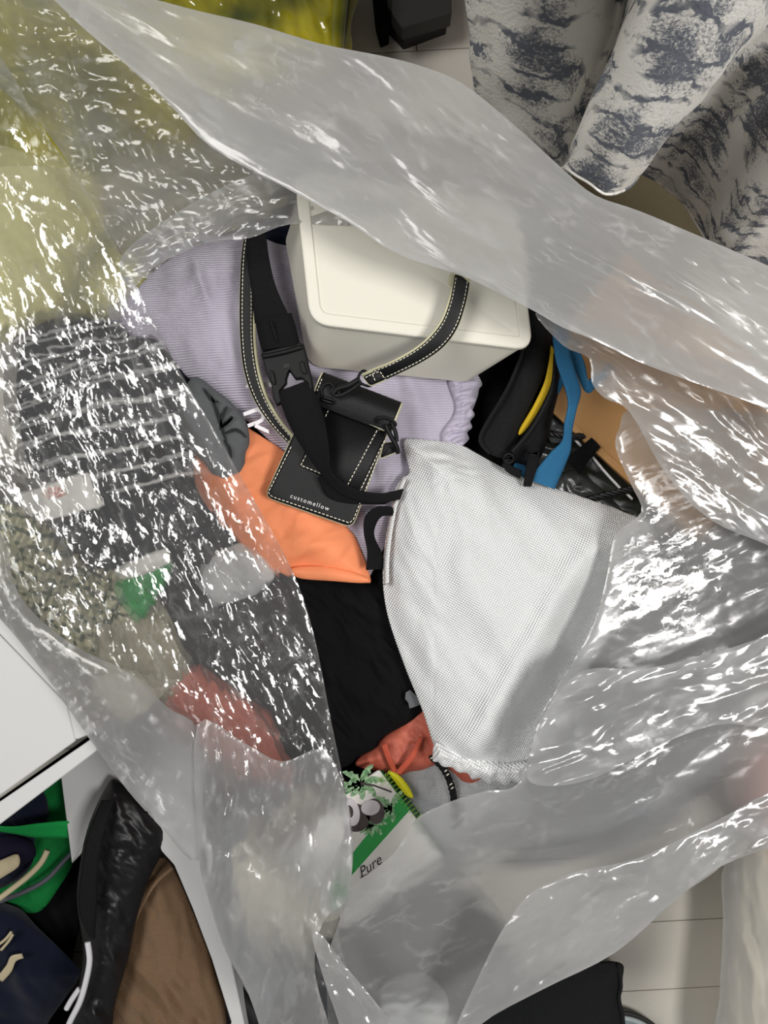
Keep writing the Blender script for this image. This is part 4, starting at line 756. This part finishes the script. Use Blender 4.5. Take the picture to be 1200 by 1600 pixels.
# ------------------------------------------------------------------ webbing belt with buckle
wb = thing('buckled_belt', 'black webbing belt with a side release buckle across the pouch', 'strap', tuple(P(450, 600, .4)))
ribbon('webbing', [(388, 345, .400), (386, 400, .410), (392, 450, .418), (398, 505, .428)], [(414, 345, .400), (420, 400, .410), (432, 450, .418), (454, 498, .428)], M['webbing'], .0022, 50, 6, wb)
ribbon('webbing_keeper', [(400, 500, .433), (404, 525, .435), (410, 548, .435)], [(455, 490, .433), (464, 518, .435), (469, 540, .435)], M['webbing'], .0045, 24, 6, wb, bow=.003)
tube('keeper_ridge', [(424, 502, .441), (429, 520, .442), (433, 534, .440)], .0022, M['webbing'], wb)
ribbon('webbing_loop', [(409, 545, .430), (413, 558, .430)], [(468, 534, .430), (472, 548, .430)], M['webbing'], .003, 8, 5, wb)
bz0 = .438
def bpoly(name, pts, z, th, parent, mat=None, r=3):
    p = cat(np.array(pts, float), 3, True) if r else np.array(pts, float); t = P(p[:, 0], p[:, 1], z); b = t.copy(); b[:, 2] -= th; V, Fc = loft([b, t]); o = mk(name, V, Fc, mat or M['buckle'], parent, smooth=False); bv = o.modifiers.new('edge', 'BEVEL'); bv.width = .0012; bv.segments = 2; bv.limit_method = 'ANGLE'; return o
bk = bpoly('buckle', [(411, 561), (408, 552), (414, 549), (468, 535), (473, 538), (476, 549), (481, 572), (486, 592), (489, 612), (484, 610), (481, 598), (472, 590), (462, 591), (452, 577), (449, 582), (446, 592), (446, 598), (436, 610), (439, 628), (432, 632), (427, 620), (424, 600), (416, 580)], bz0, .008, wb, r=0)
tube('crossbar', [(411, 557, bz0 + .001), (440, 551, bz0 + .002), (472, 542, bz0 + .001)], .0028, M['buckle'], bk)
bpoly('side_button', [(421, 578), (427, 579), (431, 598), (428, 602), (423, 594)], bz0 + .003, .004, bk, r=0)
bpoly('side_button', [(468, 566), (474, 563), (480, 583), (475, 585), (470, 580)], bz0 + .003, .004, bk, r=0)
V, Fc = merge([flat([(443, 570 + k), (452, 568 + k), (452, 570 + k), (443, 572 + k)], bz0, .0009) for k in (0, 3)]); mk('emblem', V, Fc, M['case'], bk, smooth=False)
ribbon('webbing', [(434, 612, .434), (442, 640, .438), (456, 672, .436), (478, 708, .430), (500, 738, .424), (524, 766, .418), (556, 782, .412), (590, 786, .408), (625, 780, .402)], [(484, 594, .434), (497, 625, .440), (508, 662, .440), (514, 700, .436), (518, 736, .430), (540, 756, .424), (568, 768, .418), (598, 771, .412), (630, 764, .404)], M['webbing'], .0024, 100, 6, wb)
ribbon('webbing_underside', [(506, 742, .418), (534, 770, .412), (566, 784, .406), (625, 776, .398)], [(496, 746, .414), (512, 776, .408), (548, 786, .403), (600, 788, .397)], M['webbing'], .002, 40, 5, wb)

# ------------------------------------------------------------------ white dust bag
db = thing('dust_bag', 'white nonwoven dust bag with a gathered hem lying across the centre', 'bag', tuple(P(780, 950, .3)))
def dz(x, y):
    return .010 * soft(x, y, 91, 90, 60, 2) + .016 * np.exp(-(((x - 830) * .86 + (y - 1010) * .5) / 22.) ** 2) * np.clip((y - 800) / 120, 0, 1) - .014 * np.exp(-(((x - 830) * .86 + (y - 1010) * .5 - 62) / 26.) ** 2) * np.clip((y - 800) / 120, 0, 1) + .004 * creases(x, y, 92, 70, 60, 2.6, 5) + .007 * creases(x, y, 93, 24, 30, 2, 5, 70) * np.exp(-(((x - 680) / 60.) ** 2 + ((y - 715) / 40.) ** 2)) + .003 * creases(x, y, 94, 30, 75, 4, 4) * (x < 680)
lump('body', [(632, 688), (650, 686), (695, 690), (722, 696), (745, 708), (800, 738), (860, 760), (920, 780), (975, 800), (1015, 825), (1000, 890), (965, 960), (925, 1020), (880, 1090), (845, 1150), (818, 1215), (800, 1222), (770, 1215), (720, 1196), (690, 1182), (678, 1165), (660, 1110), (632, 1040), (608, 970), (599, 920), (599, 870), (606, 820), (616, 770), (628, 748), (640, 738), (634, 712)], .375, M['dust'], .050, 45, .09, 16, dz, 2.5, db, uvrot=-28)
hm = lambda x, y: .002 * np.sin((x * .94 + y * .34) * .36 + 4 * vn(x / 18, y / 18, 3)) + .004 * vn(x / 6, y / 6, 4)
lump('gathered_hem', [(680, 1160), (700, 1168), (740, 1182), (790, 1192), (826, 1190), (822, 1212), (812, 1224), (800, 1219), (790, 1228), (776, 1221), (764, 1226), (752, 1216), (738, 1218), (730, 1208), (716, 1207), (706, 1199), (692, 1198), (684, 1190), (676, 1188)], .392, M['dust_hem'], .014, 8, .03, 5, hm, 2, db, uvrot=-28)
V, Fc = merge([dashes(cat(np.array([(622, 752), (610, 800), (602, 850), (600, 900)], float), 6) + [[6, 0]], .4, 1.6, 2.5, 2.5, .0)]); 
ribbon('side_seam', [(630, 745, .392), (617, 775, .392), (608, 820, .393), (601, 870, .393), (600, 915, .393)], [(634, 750, .400), (623, 778, .400), (614, 822, .400), (608, 870, .400), (607, 912, .400)], M['dust_hem'], .0015, 50, 3, db)

# ------------------------------------------------------------------ the big milky plastic bag
bag = thing('plastic_bag', 'large milky clear plastic bag with its crinkled mouth spread wide open', 'bag', (0, 0, 0))
def fz(base, slopes=(0, 0), amp=.006, sc=60, ang=60, s=1, curl=.02, cw=10, amp2=.0, sc2=18, ani=3, amp3=0, mask=None):
    """film height: plane + broad folds + sharp creases, rolled down at the edge"""
    def f(x, y, d):
        z = base + slopes[0] * (x - 600) / 1000 + slopes[1] * (y - 800) / 1000 - curl * np.exp(-d / cw)
        z = z + amp * .55 * soft(x, y, s, sc * 3, ang, ani) + amp * .6 * creases(x, y, s + 1, sc * 1.2, ang, ani, 6, 22) + .0008 * np.clip(vn(x / 110, y / 110, s + 7) * 1.6, .1, 1) * creases(x, y, s + 4, 15, ang, ani * 1.6, 6, 30)
        m = 1 if mask is None else mask(x, y)
        if amp2: z = z + m * amp2 * creases(x, y, s + 2, sc2, ang + 6, ani * .8, 7, 45)
        if amp3: z = z + m * amp3 * creases(x, y, s + 3, sc2 * .45, ang - 8, ani * .7, 6, 55)
        return z
    return f
# bag wall standing on the floor
wl = resample(np.vstack([cat(np.array([(190, 330), (470, 250), (760, 290), (1040, 430), (1110, 640), (1110, 900), (1040, 1120), (960, 1240), (760, 1340), (560, 1400), (420, 1330), (340, 1180), (240, 1080), (110, 960), (60, 800), (70, 560)], float), 10, True)]), 220)
loops = []; wc = wl.mean(0); th = np.linspace(0, 2 * math.pi, 220)
for k, (z_, s_) in enumerate(((.004, .90), (.05, .97), (.12, 1.0), (.20, 1.0), (.28, 1.0), (.34, 1.0))):
    rr = (s_ + .012 * vn(th * 16, np.full(220, k * .4), 5))[:, None]; q_ = P(wl[:, 0], wl[:, 1], .34); c_ = q_.mean(0); q_ = c_ + (q_ - c_) * rr; q_[:, 2] = z_; loops.append(q_)
V, Fc = loft(loops, True, False); mk('bag_wall', V, Fc, M['film_clear'], bag)
mA = lambda x, y: np.clip((y - 120) / 200, .25, 1) * np.clip((polyA(x, y)) / 45, .25, 1)
edgeA = cat(np.array([(-80, 0), (0, 88), (62, 195), (130, 292), (200, 420), (270, 560), (345, 690), (402, 790), (456, 890), (490, 990), (518, 1130), (545, 1260), (552, 1330), (545, 1400), (530, 1470)], float), 6)
def polyA(x, y):
    xe = np.interp(y, edgeA[:, 1], edgeA[:, 0]); return np.maximum(xe - x, 0)
sheet('left_fold', [(-90, 0), (0, 88), (62, 195), (130, 292), (200, 420), (270, 560), (345, 690), (402, 790), (456, 890), (490, 990), (518, 1130), (545, 1260), (552, 1330), (545, 1400), (530, 1470), (580, 1640), (440, 1660), (385, 1540), (352, 1480), (325, 1400), (312, 1330), (260, 1290), (200, 1232), (140, 1150), (70, 1050), (0, 962), (-90, 860)],
      fz(.462, (.02, -.02), 0.0075, 70, 62, 101, .0015, 4, .0022, 26, 3.0, 0, mA), fm('film_crinkled', 62), 2.0, bag, 4, ang=62)
sheet('lower_left_fold', [(-90, 720), (0, 830), (30, 930), (110, 1005), (200, 1050), (262, 1105), (308, 1135), (318, 1200), (310, 1345), (250, 1290), (200, 1236), (138, 1152), (70, 1054), (0, 966), (-90, 880)], fz(.49, (0, 0), 0.0045, 60, 45, 111, .006, 5), fm('film_clear', 45), 4, bag, 4, ang=45)
sheet('column_fold', [(308, 1132), (380, 1160), (440, 1190), (500, 1170), (530, 1210), (548, 1300), (545, 1400), (505, 1440), (492, 1520), (520, 1650), (432, 1650), (385, 1545), (352, 1485), (325, 1405), (310, 1330)], fz(.50, (0, 0), 0.0075, 46, 95, 121, .0015, 4, .0022, 26, 3), fm('film', 95, k=(.34, .28, .22), dens=.30, patchy=.5), 3, bag, 4, ang=95)
sheet('inner_fold', [(-90, -60), (60, -20), (140, 0), (280, 110), (400, 205), (520, 262), (500, 296), (466, 296), (400, 330), (330, 368), (262, 405), (218, 432), (150, 330), (60, 190), (-90, 60)], fz(.42, (0, 0), 0.0060, 60, 25, 131, .0015, 4, .0035, 26, 2.4), fm('film_clear', 25, k=(.3, .24, .2)), 3, bag, 4, ang=25)
sheet('inner_fold', [(205, 452), (240, 418), (320, 380), (390, 372), (455, 350), (560, 352), (640, 330), (520, 250), (400, 270), (280, 330), (190, 400)], fz(.475, (0, 0), 0.0045, 40, -25, 136, .0015, 4, .0045, 20, 3), fm('film_clear', -25), 3, bag, 4, ang=-25)
sheet('top_fold', [(20, -70), (90, -20), (200, -10), (310, 17), (400, 38), (500, 68), (600, 88), (660, 104), (722, 130), (800, 192), (880, 265), (930, 305), (1000, 330), (1100, 372), (1200, 415), (1290, 455), (1290, 690), (1200, 640), (1080, 596), (1000, 566), (930, 532), (880, 512), (838, 488), (780, 458), (720, 430), (650, 408), (600, 385), (540, 345), (440, 290), (330, 230), (262, 160), (190, 95), (110, 25)],
      fz(.585, (0, 0), 0.0075, 70, 32, 141, .0015, 4, .0012, 30, 4, 0, lambda x, y: np.clip((x - 420) / 260, .12, 1)), fm('film_dense', 32), 2.6, bag, 4, ang=32)
sheet('top_under_fold', [(836, 490), (880, 500), (950, 520), (1080, 560), (1290, 640), (1290, 900), (1200, 852), (1110, 812), (1040, 740), (985, 645), (945, 622), (925, 598), (920, 560), (880, 540)], fz(.50, (0, 0), 0.0067, 56, 32, 151, .0015, 4, .0018, 26, 3), fm('film', 32), 3, bag, 4, ang=32)
sheet('right_fold', [(985, 640), (968, 668), (962, 700), (985, 755), (1002, 800), (962, 835), (948, 900), (928, 975), (880, 1060), (842, 1125), (812, 1222), (760, 1236), (705, 1252), (655, 1276), (640, 1296), (618, 1330), (590, 1356), (562, 1378), (545, 1394), (530, 1440), (510, 1520), (540, 1660), (720, 1660), (750, 1602), (850, 1545), (962, 1488), (1060, 1402), (1128, 1352), (1150, 1300), (1290, 1300), (1290, 700), (1200, 650), (1080, 640)],
      fz(.455, (0, -.0), 0.0075, 80, -25, 161, .0015, 4, .0016, 30, 3, 0, lambda x, y: .25 + .75 * (vn(x / 160, y / 160, 9) > .05)), fm('film', -25), 2.8, bag, 4, ang=-25)
sheet('right_upper_fold', [(1290, 960), (1180, 1000), (1080, 1030), (1000, 1045), (930, 1044), (890, 1062), (850, 1118), (822, 1205), (850, 1228), (930, 1215), (1040, 1160), (1140, 1130), (1290, 1140)], fz(.50, (0, 0), 0.0090, 46, -20, 171, .0015, 4, .003, 24, 3.6), fm('film', -20), 3, bag, 4, ang=-20)
sheet('lower_right_fold', [(1290, 1210), (1200, 1240), (1120, 1282), (1000, 1340), (900, 1362), (835, 1392), (800, 1430), (760, 1500), (690, 1660), (720, 1665), (752, 1600), (850, 1545), (962, 1488), (1060, 1402), (1130, 1352), (1220, 1320), (1290, 1310)], fz(.53, (0, 0), 0.0075, 60, -28, 181, .0015, 4, .0024, 28, 3), fm('film', -28, k=(.30, .24, .2), dens=.34), 2.6, bag, 4, ang=-28)
sheet('corner_fold', [(1132, 1350), (1200, 1315), (1290, 1290), (1290, 1670), (1120, 1670), (1124, 1560), (1130, 1440)], fz(.36, (0, 0), 0.0090, 46, 85, 191, .0015, 4, .0018, 26, 3), fm('film_clear', 85), 3, bag, 4, ang=85)
sheet('bottom_ridge_fold', [(488, 1462), (502, 1460), (540, 1510), (590, 1570), (650, 1660), (560, 1660), (520, 1570), (500, 1510)], fz(.53, (0, 0), 0.0060, 30, 55, 201, .0015, 4, .004, 18, 3), fm('film', 55), 3, bag, 4, ang=55)
